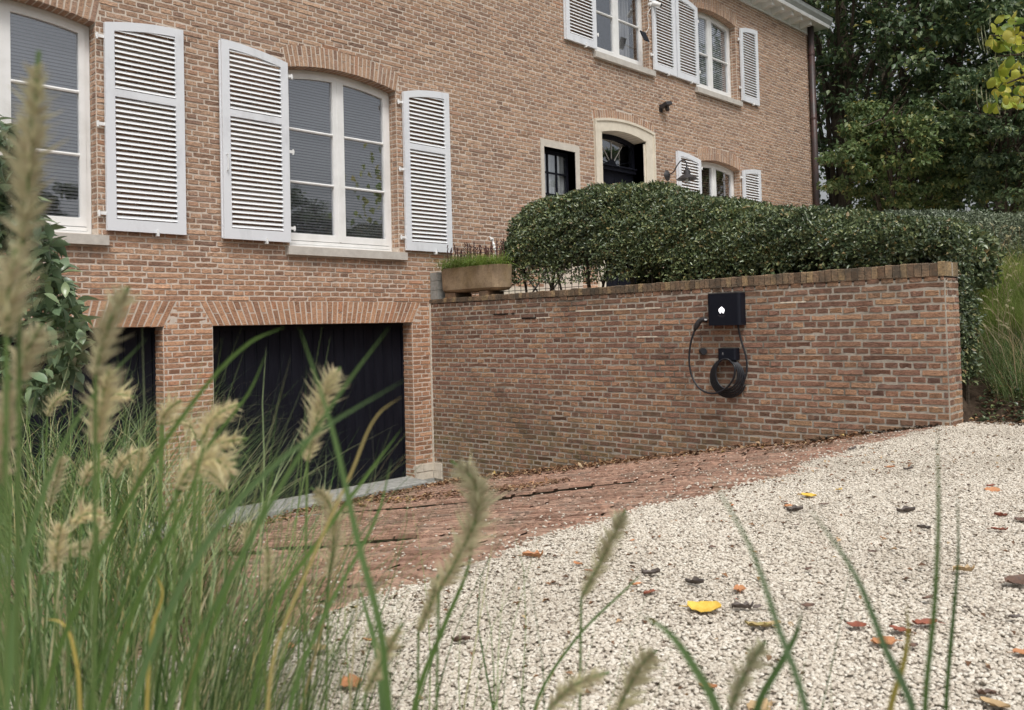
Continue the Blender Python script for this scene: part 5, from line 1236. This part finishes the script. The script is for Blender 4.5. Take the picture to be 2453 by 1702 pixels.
LL = [(1582, 1369, .115, 'yellow', 'broad', 'large bright yellow leaf lying alone on the pale gravel, the biggest one'), (1817, 1115, .085, 'yellow', 'broad', 'yellow leaf farther back on the gravel near the brick ramp edge'), (1885, 1101, .05, 'yellow', 'slim', 'small orange-yellow leaf just right of the far yellow leaf'),
      (1662, 1325, .062, 'orange', 'broad', 'light orange leaf just behind the large yellow leaf'), (1459, 1333, .058, 'rust', 'broad', 'rust red leaf left of the large yellow leaf'), (1430, 1314, .045, 'orange', 'slim', 'small orange leaf touching the rust red one'), (1462, 1290, .075, 'dark', 'curl', 'curled grey-brown leaf behind the small orange leaf'),
      (1560, 1311, .075, 'dark', 'curl', 'crumpled almost black leaf with a long stalk, behind the large yellow leaf'), (1668, 1366, .078, 'dark', 'curl', 'dark curled leaf right beside the large yellow leaf'), (1655, 1347, .02, 'rust', 'slim', 'tiny dark red leaf between the light orange and the dark curled leaf'), (1815, 1280, .04, 'brown', 'slim', None),
      (1703, 1408, .085, 'olive', 'slim', 'olive and tan leaf in front of the dark curled leaf'), (1735, 1404, .06, 'tan', 'slim', 'tan leaf overlapping the olive one'), (1815, 1362, .045, 'brown', 'broad', None), (1197, 1250, .09, 'orange', 'curl', 'bright orange curled leaf at the edge of the ramp, left of the middle'), (1298, 1268, .05, 'orange', 'slim', None), (1325, 1284, .045, 'rust', 'slim', None),
      (1770, 1138, .06, 'orange', 'broad', 'orange leaf left in front of the far yellow leaf'), (1765, 1128, .03, 'rust', 'slim', None), (1785, 1148, .085, 'dark', 'curl', 'long grey leaf in front of the far orange leaf'), (1852, 1134, .05, 'brown', 'slim', None), (1645, 1136, .035, 'orange', 'slim', None), (2035, 1150, .09, 'dark', 'curl', 'purplish grey curled leaf in the middle of the right gravel'),
      (1860, 1010, .05, 'rust', 'slim', None), (1915, 1010, .07, 'dark', 'curl', None), (1938, 1005, .05, 'brown', 'slim', None), (2100, 1010, .05, 'dark', 'slim', None), (2040, 1055, .06, 'dark', 'curl', None), (1998, 1051, .07, 'orange', 'slim', None), (2228, 1103, .085, 'orange', 'broad', 'reddish orange leaf near the right edge, farther back'), (2225, 1092, .05, 'rust', 'slim', None),
      (2248, 1159, .06, 'rust', 'curl', None), (2245, 1191, .07, 'rust', 'slim', 'rust leaf near the right edge below the reddish orange one'), (2300, 1170, .08, 'brown', 'broad', 'brown leaf cut by the right edge of the picture'), (2075, 1187, .06, 'dark', 'curl', None), (2165, 1282, .08, 'tan', 'curl', 'pale tan crumpled leaf on the right gravel'), (2285, 1308, .10, 'brown', 'broad', 'wide brown leaf at the right edge, middle height'),
      (2170, 1365, .03, 'dark', 'slim', None), (2078, 1403, .085, 'rust', 'slim', 'long orange-brown leaf on the right gravel'), (2022, 1417, .065, 'rust', 'broad', 'dark red leaf left of the long orange-brown one'), (1924, 1407, .06, 'rust', 'broad', 'rust leaf standing a little apart, between the yellow leaf and the right edge'), (1985, 1445, .085, 'orange', 'broad', 'orange-brown leaf in front of the two red ones'),
      (2085, 1345, .05, 'brown', 'slim', None), (2052, 1452, .04, 'brown', 'slim', None), (2300, 1468, .06, 'orange', 'broad', None), (2278, 1388, .05, 'dark', 'slim', None), (2235, 1585, .07, 'tan', 'broad', 'tan leaf at the bottom right corner'), (2215, 1560, .05, 'brown', 'curl', None), (1705, 1592, .08, 'tan', 'broad', 'tan leaf at the bottom edge under the middle of the gravel'), (1590, 1545, .05, 'orange', 'slim', None),
      (1035, 1440, .06, 'brown', 'curl', 'brown leaf on the gravel among the middle grass stems'), (790, 1538, .085, 'orange', 'broad', 'pale orange leaf behind the grass at the bottom'), (655, 1455, .05, 'orange', 'slim', None), (715, 1458, .06, 'tan', 'broad', None), (830, 1440, .05, 'orange', 'slim', None), (1700, 1365, .04, 'dark', 'slim', None), (2410, 1200, .05, 'rust', 'slim', None), (1790, 1180, .03, 'brown', 'slim', None),
      (1960, 1240, .035, 'brown', 'slim', None), (1600, 1230, .035, 'brown', 'slim', None), (1420, 1215, .03, 'orange', 'slim', None)]
NAMED = [(0, 'the large yellow leaf'), (1, 'the far yellow leaf'), (4, 'the rust red leaf by the large yellow one'), (7, 'the crumpled almost black leaf'), (13, 'the olive leaf'), (14, 'the bright orange leaf at the ramp edge'), (22, 'the purplish grey curled leaf'), (29, 'the reddish orange leaf far right'), (35, 'the pale tan crumpled leaf'), (38, 'the long orange-brown leaf'), (41, 'the orange-brown leaf at right'), (46, 'the tan bottom corner leaf'), (50, 'the brown leaf among the middle stems'), (51, 'the pale orange leaf behind the grass')]
USED = set()
def auto_label(i):
    u, v, s_, c, k, lb = LL[i]; best = sorted(NAMED, key=lambda q: (LL[q[0]][0] - u) ** 2 + 4 * (LL[q[0]][1] - v) ** 2)
    for far in range(4):
        j, nm = best[far]; du, dv = u - LL[j][0], v - LL[j][1]
        side = ('right of' if du > 0 else 'left of') if abs(du) > 2.2 * abs(dv) else ('in front of' if dv > 0 else 'behind')
        for w in ('', 'curled ' if k == 'curl' else 'little ', 'lone '):
            t = 'small %s%s leaf %s %s' % (w, {'dark': 'blackish', 'rust': 'rust red'}.get(c, c), side, nm)
            if t not in USED: USED.add(t); return t
LMs = {(k, s): leafshape(k, s) for k in ('broad', 'slim', 'curl') for s in range(3)}; LMm = {}
rg = np.random.default_rng(61)
for i, (u, v, s_, c, k, lb) in enumerate(LL):
    p = onZ(u * 1.0665, v * 1.0665, -.938); key = (k, i % 3, c)
    if key not in LMm: LMm[key] = LMs[(k, i % 3)].mesh('fallen_leaf', LEAFC[c], True)
    o = obj('fallen_leaf', LMm[key]); o.matrix_basis = Matrix.Translation(p) @ Matrix.Rotation(RT + rg.normal(0, .5) + (math.pi if rg.random() < .5 else 0), 4, 'Z') @ Matrix.Rotation(rg.normal(0, .12), 4, 'X') @ Matrix.Scale(s_ * .95, 4)
    if not lb: lb = auto_label(i)
    if lb: tag(o, lb, 'leaf', 'fallen leaves on the gravel')
    else: tag(o, {'dark': 'small dark withered leaf among many on the gravel', 'brown': 'small brown leaf among many on the gravel', 'rust': 'small rust red leaf among many on the gravel', 'orange': 'small orange leaf among many on the gravel', 'tan': 'small tan leaf among the grass stems on the gravel', 'yellow': 'small yellow leaf'}[c], 'leaf', 'fallen leaves on the gravel')

# ================================================================== CHARGER
zx = lambda a, b, x=-.10: onX(1630 + a / 5.32, 680 + b / 5.32, x)
xd = -.125
ch = empty('wall_charger', (0, -4.72, -.04)); tag(ch, 'dark box-shaped car charger with a lit white mark, on the brick garden wall', 'car charger')
A, B_, Cc = onX(1692, 704, xd), onX(1771, 698, xd), onX(1694, 781, xd)
yl, yr, zt_, zb_ = A[1], B_[1], A[2] + .002, Cc[2]
b = NB('charger housing', .5, .22); b.col((.007, .0085, .015)); M['charger'] = b.m
def rrect(y0, y1, r, x0, x1, n=6):   # rounded front corners, (x,y) outline
    o = [(x0, y0)];
    for k in range(n + 1): a_ = math.pi / 2 * k / n; o.append((x1 + r - r * math.sin(a_), y0 - r * (0) - r + r * math.cos(a_) if False else y0 - r + r * math.cos(a_)))
    for k in range(n + 1): a_ = math.pi / 2 * k / n; o.append((x1 + r - r * math.cos(a_), y1 + r - r * math.sin(a_)))
    o.append((x0, y1)); return o
q = MB(); q.prism(rrect(yl, yr, .035, -.010, xd), zb_, zt_ - .014, ax='z'); o = q.build('body', M['charger']); to_parent(o, ch)
q = MB(); q.prism(rrect(yl + .002, yr - .002, .035, -.012, xd + .004), zt_ - .012, zt_, ax='z'); o = q.build('lid', M['steel']); to_parent(o, ch)
b = NB('lit mark', .4, .3); b.col((.9, .9, .92)); b.b.inputs['Emission Color'].default_value = (1, .97, 1, 1); b.b.inputs['Emission Strength'].default_value = 1.1
cx_ = (1630 + 524 / 5.32, 680 + 335 / 5.32); cy_ = onX(cx_[0], cx_[1], xd)
k_ = .0041 / 5.32
shape = [(0, 45), (34, 10), (34, -22), (26, -32), (26, -46), (12, -46), (12, -36), (4, -30), (-4, -30), (-10, -36), (-10, -46), (-22, -46), (-22, -32), (-34, -22), (-34, 10)]
sc_ = .0040 / 5.32 * 1.0
q = MB(); pts = [(cy_[1] - a_ * sc_ * 1.28, cy_[2] + c_ * sc_ * 1.02) for a_, c_ in shape]; q.prism(pts, xd - .0015, xd + .0005, ax='x'); o = q.build('logo', b.m); to_parent(o, ch)
bl = NB('faint lights', .4); bl.col((.25, .2, .22)); q = MB()
for r_ in range(2):
    for k in range(7 - r_ * 2): q.box(xd - .001, xd + .0005, cy_[1] - (k - 3 + r_) * .0125 - .0015, cy_[1] - (k - 3 + r_) * .0125 + .0015, cy_[2] - .058 - r_ * .014, cy_[2] - .055 - r_ * .014)
o = q.build('indicator_dots', bl.m); to_parent(o, ch)
b = NB('cable rubber', .45, .4); b.col((.017, .018, .022)); M['cable'] = b.m
q = MB(); R0 = .0105
pth = [zx(735, 530, -.06), zx(745, 600, -.055), zx(768, 700, -.05), zx(800, 810, -.045), zx(835, 930, -.04), zx(848, 1050, -.04), zx(830, 1180, -.05), zx(785, 1290, -.055)]
q.tube(curve3(pth, 32), R0, 8, r=.5)
turns = []; ztop = zx(590, 958, -.07)[2]; yc0 = zx(585, 1205, -.07)[1]
for k in range(5):
    ry, rz = .214 - .019 * k, .205 - .011 * k; ph0, ph1 = (112 if k == 0 else 0), (360 if k < 4 else 385)
    for t in range(ph0, ph1, 12):
        a_ = math.radians(t); f_ = t / 360; ry_, rz_ = ry - .019 * f_, rz - .011 * f_; turns.append((-.035 - .012 * (k + f_), yc0 - ry_ * math.sin(a_) - .003 * k, ztop - rz_ + rz_ * math.cos(a_)))
q.tube([pth[-1]] + turns, R0, 8, r=.5)
endp = [turns[-1], zx(690, 1060, -.125), zx(690, 1160, -.125), zx(640, 1270, -.12), zx(540, 1360, -.12), zx(400, 1400, -.115), zx(250, 1340, -.11), zx(150, 1190, -.10), zx(112, 1000, -.10), zx(118, 850, -.10), (zx(140, 720, -.10)), zx(180, 600, -.09)]
q.tube(curve3(endp, 60), R0, 8, r=.5); o = q.build('cable', M['cable'], smooth=True); to_parent(o, ch)
q = MB(); q.tube(curve3([zx(178, 605, -.09), zx(205, 540, -.09), zx(235, 490, -.085), zx(275, 462, -.08), zx(335, 465, -.075)], 14), [.013, .016, .021, .025, .027, .028, .029, .029, .028, .027, .027, .027, .026, .026, .026, .026, .026][:len(curve3([zx(178, 605, -.09), zx(205, 540, -.09), zx(235, 490, -.085), zx(275, 462, -.08), zx(335, 465, -.075)], 14))], 12)
conn = q.build('connector', M['steel'], smooth=True); to_parent(conn, ch)
q = MB(); p = zx(320, 458, -.105); q.box(p[0] - .003, p[0] + .01, p[1] - .016, p[1] + .012, p[2] - .007, p[2] + .007); o = q.build('latch', M['slat']); to_parent(o, ch)
q = MB(); p0_, p1_ = zx(255, 570, -.075), zx(268, 815, -.06); q.tube([p0_ + (p1_ - p0_) * t / 40 + np.array((0, .008 * math.sin(t * 1.25), 0)) for t in range(41)], .0022, 5); o = q.build('cap_cord', M['cable']); to_parent(o, ch)
q = MB(); p = zx(287, 865, -.05); dv = np.array((-.62, -.78, 0)); q.tube([p - dv * .028, p - dv * .024, p + dv * .022, p + dv * .03], [.034, .038, .038, .033], 14); q.tube([p + dv * .0301, p + dv * .022], [.026, .024], 12); o = q.build('dust_cap', M['cable'], smooth=False); to_parent(o, ch)
hd = empty('cable_holder', (0, -4.75, -.3)); tag(hd, 'small dark box-shaped cable holder under the charger, carrying the coiled charging cable', 'cable holder')
A, B_, Cc = zx(470, 825, -.10), zx(695, 825, -.10), zx(472, 975, -.10)
q = MB(); q.prism(rrect(A[1], B_[1], .02, -.010, -.10), Cc[2], A[2], ax='z'); o = q.build('body', M['charger']); to_parent(o, hd)
q = MB(); p = zx(540, 893, -.10); s_ = .0011
for (a_, c_, w_, h_) in ((0, 9, 9, 5), (0, 2, 11, 6), (-6, -9, 3, 5), (1, -9, 3, 5), (8, -10, 5, 3)): q.box(-.1015, -.0995, p[1] - (a_ + w_ / 2) * s_, p[1] - (a_ - w_ / 2) * s_, p[2] + (c_ - h_ / 2) * s_, p[2] + (c_ + h_ / 2) * s_)
bb = NB('grey print', .5); bb.col((.30, .30, .31)); o = q.build('printed_mark', bb.m); to_parent(o, hd)

# ================================================================== THINGS ON AND BY THE HOUSE
# barn lamp
lamp = empty('wall_lamp', (6.13, 0, 2.91)); tag(lamp, 'black barn lamp with clear glass cover on a curved arm beside the front door', 'lamp')
lx = 6.13; q = MB(); q.lathe([(0, -.05), (.03, -.05), (.05, -.03), (.10, -.012), (.105, -.001)], (lx, -.0, 2.89), ax=1, n=20); o = q.build('wall_plate', M['steel'], smooth=True); to_parent(o, lamp)
q = MB(); q.tube(curve3([(lx, -.04, 2.90), (lx, -.14, 2.93), (lx, -.24, 3.05), (lx, -.34, 3.13), (lx, -.43, 3.10), (lx, -.45, 2.97)], 24), .011, 8); o = q.build('arm', M['steel'], smooth=True); to_parent(o, lamp)
q = MB(); sc3_ = (lx, -.45, 2.72); q.lathe([(0, .26), (.03, .26), (.035, .21), (.06, .20), (.07, .13), (.10, .115), (.205, .035), (.20, .03), (.095, .10), (.06, .12)], sc3_, 28); o = q.build('shade', M['steel'], smooth=False); to_parent(o, lamp)
q = MB(); q.lathe([(.055, .12), (.062, .04), (.055, -.03), (.035, -.075), (0, -.085)], sc3_, 18); o = q.build('glass_cover', M['bulb'], smooth=True); to_parent(o, lamp)
q = MB(); q.lathe([(.018, .12), (.022, .06), (.03, .02), (.02, -.02), (0, -.03)], sc3_, 12); o = q.build('bulb', M['white'], smooth=True); to_parent(o, lamp)
# dark floodlight sensor
sn = empty('wall_sensor', (6.02, 0, 4.2)); tag(sn, 'small black outdoor sensor light fixed to the bricks above the front door', 'sensor light')
q = MB(); q.box(5.93, 6.0, -.03, 0, 4.10, 4.24); q.obox((6.0, -.11, 4.23), (.10, 0, .02), (0, .075, -.03), (-.004, .01, .03)); o = q.build('housing', M['steel']); to_parent(o, sn)
q = MB(); q.lathe([(0, -.04), (.035, -.035), (.045, 0), (.035, .04)], (6.03, -.12, 4.15), 12); o = q.build('sensor_eye', M['iron'], smooth=True); to_parent(o, sn)
# security camera and solar panel
sc_m = empty('security_camera', (5.66, 0, 6.15)); tag(sc_m, 'small white security camera beside the left upstairs window shutter', 'security camera')
q = MB(); q.lathe([(0, -.045), (.04, -.04), (.045, -.001)], (5.70, 0, 6.14), ax=1, n=14); q.tube([(5.70, -.04, 6.14), (5.74, -.09, 6.13)], .012); o = q.build('mount', M['white']); to_parent(o, sc_m)
q = MB(); q.tube([(5.73, -.05, 6.16), (5.80, -.20, 6.10)], [.045, .045], 14); o = q.build('body', M['white'], smooth=False); to_parent(o, sc_m)
q = MB(); q.tube([(5.801, -.202, 6.099), (5.804, -.209, 6.096)], [.038, .036], 14); o = q.build('lens', M['charger']); to_parent(o, sc_m)
q = MB(); q.tube(curve3([(5.71, -.03, 6.08), (5.60, -.02, 5.9), (5.64, -.02, 5.72), (5.52, -.03, 5.55)], 14), .005, 5); o = q.build('wire', M['white']); to_parent(o, sc_m)
sp = empty('solar_panel', (5.5, -.02, 5.4)); tag(sp, 'small dark solar panel on a bracket in the reveal of the left upstairs window', 'solar panel')
q = MB(); q.obox((5.40, -.08, 5.44), (.085, 0, 0), (0, .045, .10), (0, .008, -.004)); o = q.build('panel', M['charger']); to_parent(o, sp)
q = MB(); q.tube([(5.45, -.06, 5.42), (5.60, -.03, 5.38), (5.66, 0, 5.38)], .01); o = q.build('bracket', M['white']); to_parent(o, sp)

# stone trough with lily turf on the coping
tr = empty('planter', (.16, -.88, .45)); tag(tr, 'long weathered sandstone trough standing on brick pads on the wall top by the house', 'planter')
b = NB('weathered sandstone', .95, .1); n = b.noise(4, 6, .7); n2 = b.noise(110, 4, .8); c = b.mix(b.val(n, .38, .62), (.48, .36, .24), (.26, .19, .125)); c = b.mix(b.val(b.noise(2.2, 4), .5, .7, 0, .5), c, (.36, .25, .11)); b.col(b.mix(b.val(n2, .4, .7, 0, .6), c, (.10, .075, .05))); b.bump(n2, .005, .9); M['sand'] = b.m
def trough_ring(z, hx, hy_, m=36, p=4.2):
    return [(.165 + hx * np.sign(math.cos(a)) * abs(math.cos(a)) ** (2 / p), -.80 + hy_ * .83 * np.sign(math.sin(a)) * abs(math.sin(a)) ** (2 / p), z) for a in [2 * math.pi * k / m for k in range(m)]]
rings = [(.505, .13, .58), (.485 + .03, .155, .66), (.545, .185, .70), (.60, .19, .705), (.80, .195, .715), (.845, .195, .715), (.85, .19, .71), (.85, .145, .665), (.80, .14, .66)]
V = []; m = 36
for (z, a_, c_) in rings: V += trough_ring(z, a_, c_)
Fc = [(i * m + k, i * m + (k + 1) % m, (i + 1) * m + (k + 1) % m, (i + 1) * m + k) for i in range(len(rings) - 1) for k in range(m)] + [tuple(range(m - 1, -1, -1)), tuple(range((len(rings) - 1) * m, len(rings) * m))]
q = MB(); q.add(V, Fc, .5); o = q.build('trough', M['sand'], smooth=False); to_parent(o, tr)
q = MB(); q.add(trough_ring(.815, .142, .66), [tuple(range(36))], .5); o = q.build('potting_soil', M['soil']); to_parent(o, tr)
for i, (y0_, y1_, lb) in enumerate(((-.34, -.54, 'flat brick pad under the house end of the stone trough'), (-1.02, -1.18, 'flat brick pad under the near end of the stone trough'))):
    q = MB(); q.box(.0, .32, y1_, y0_, cap_t(y0_) + .001, .503, .5); o = q.build('brick_pad', M['cap']); tag(o, lb, 'brick')
tf_ = empty('lily_turf', (.16, -.88, .82)); tag(tf_, 'bright green lily turf with dry purple flower spikes spilling over the stone trough', 'plant')
rg = np.random.default_rng(71); n = 900; R_ = np.stack([.10 + rg.uniform(-.11, .17, n), -.80 + rg.uniform(-.54, .54, n), np.full(n, .82)], 1); az = np.where(rg.random(n) < .6, rg.normal(math.pi + .3, .9, n), rg.uniform(0, 6.28, n))
o = obj('leaves', ribbons('leaves', R_, az, rg.uniform(.22, .42, n), rg.uniform(.007, .012, n), rg.uniform(.3, 1.1, n), rg.uniform(2.0, 3.2, n), M['turf'], rg.uniform(.02, 1, n), 7, rng=rg)); to_parent(o, tf_); tag(o, kind='stuff')
for k in range(36):
    y_ = -.27 - k * .030 + rg.normal(0, .01); x_ = .16 + rg.uniform(-.1, .1); h_ = rg.uniform(.26, .40); q = MB(); q.tube([(x_, y_, .82), (x_ + rg.normal(0, .01), y_, .82 + h_ * .45)], .002, 4)
    for j in range(16):
        z_ = .82 + h_ * (.4 + .6 * j / 16); q.obox((x_ + rg.normal(0, .004), y_ + rg.normal(0, .005), z_), (.005, 0, .002), (0, .005, 0), (0, 0, .007))
    o = q.build('flower_spike', M['spike']); to_parent(o, tf_)
# grey block pier between house and trough
q = MB()
pier = empty('concrete_pier', (.12, -.08, .43)); tag(pier, 'short grey concrete block pier squeezed between the house wall and the stone trough', 'pier')
for z0_, z1_ in ((.432, .56), (.565, .69), (.695, .815)):
    q = MB(); q.box(.012, .26, -.17, -.012, z0_, z1_); o = q.build('concrete_block', M['concrete']); to_parent(o, pier)
# wire mesh fence
wf = empty('wire_fence', (.36, -1.6, .3)); tag(wf, 'rusty wire mesh panel with pointed uprights behind the trough and hedge', 'fence')
for k in range(20):
    y_ = -.30 - k * .112; q = MB(); q.tube([(.40, y_, .30), (.40, y_ - .01, 1.10 + .01 * k + rg.normal(0, .02)), (.40 - .01, y_ + rg.normal(0, .012), 1.20 + .01 * k + rg.normal(0, .03))], [.0045, .0045, .001], 5); o = q.build('upright_wire', M['iron']); to_parent(o, wf)
for z_ in (.50, .72, .94, 1.06):
    q = MB(); q.tube([(.40, -.25, z_), (.40, -1.3, z_ + .02 * (z_ > 1)), (.40, -2.5, z_ + .04 * (z_ > 1))], .004, 5); o = q.build('cross_wire', M['iron']); to_parent(o, wf)
# white garden furniture glimpsed behind the hedge stems
fc = empty('folding_chair', (.8, -1.9, .3)); tag(fc, 'white folding garden chair half hidden behind the wire fence and hedge stems', 'chair')
for dx in (0, .38):
    q = MB(); q.tube([(.85 + dx, -1.05, .30), (.85 + dx, -1.50, .78)], .014, 8); o = q.build('leg', M['white']); to_parent(o, fc)
    q = MB(); q.tube([(.85 + dx, -1.50, .30), (.85 + dx, -1.05, .78)], .014, 8); o = q.build('leg', M['white']); to_parent(o, fc)
    q = MB(); q.tube([(.85 + dx, -1.05, .78), (.85 + dx, -1.0, 1.0)], .012, 8); o = q.build('back_post', M['white']); to_parent(o, fc)
q = MB(); q.box(.83, 1.25, -1.52, -1.03, .765, .785); o = q.build('seat', M['white']); to_parent(o, fc)
stp = [onX(1000 + a / 7.67, 560 + b / 7.67, .42) for a, b in ((1490, 520), (1440, 330), (1400, 200), (1370, 110), (1320, 55))]
q = MB(); stp[0] = stp[0] * [1, 1, 0] + [0, 0, .30]; q.tube(stp, [.012, .014, .012, .011, .006], 7)
for p in (stp[2], stp[3], (stp[1] + stp[2]) / 2): q.lathe([(0, -.03), (.022, -.015), (.024, .012), (0, .03)], tuple(p), 10)
o = q.build('garden_stake', M['white'], smooth=True); tag(o, 'white knobbly garden stake leaning up behind the stone trough', 'stake')
# rhododendron-like plants seen in the small window
bpy.data.objects.remove(tmp)
bpy.context.view_layer.update()
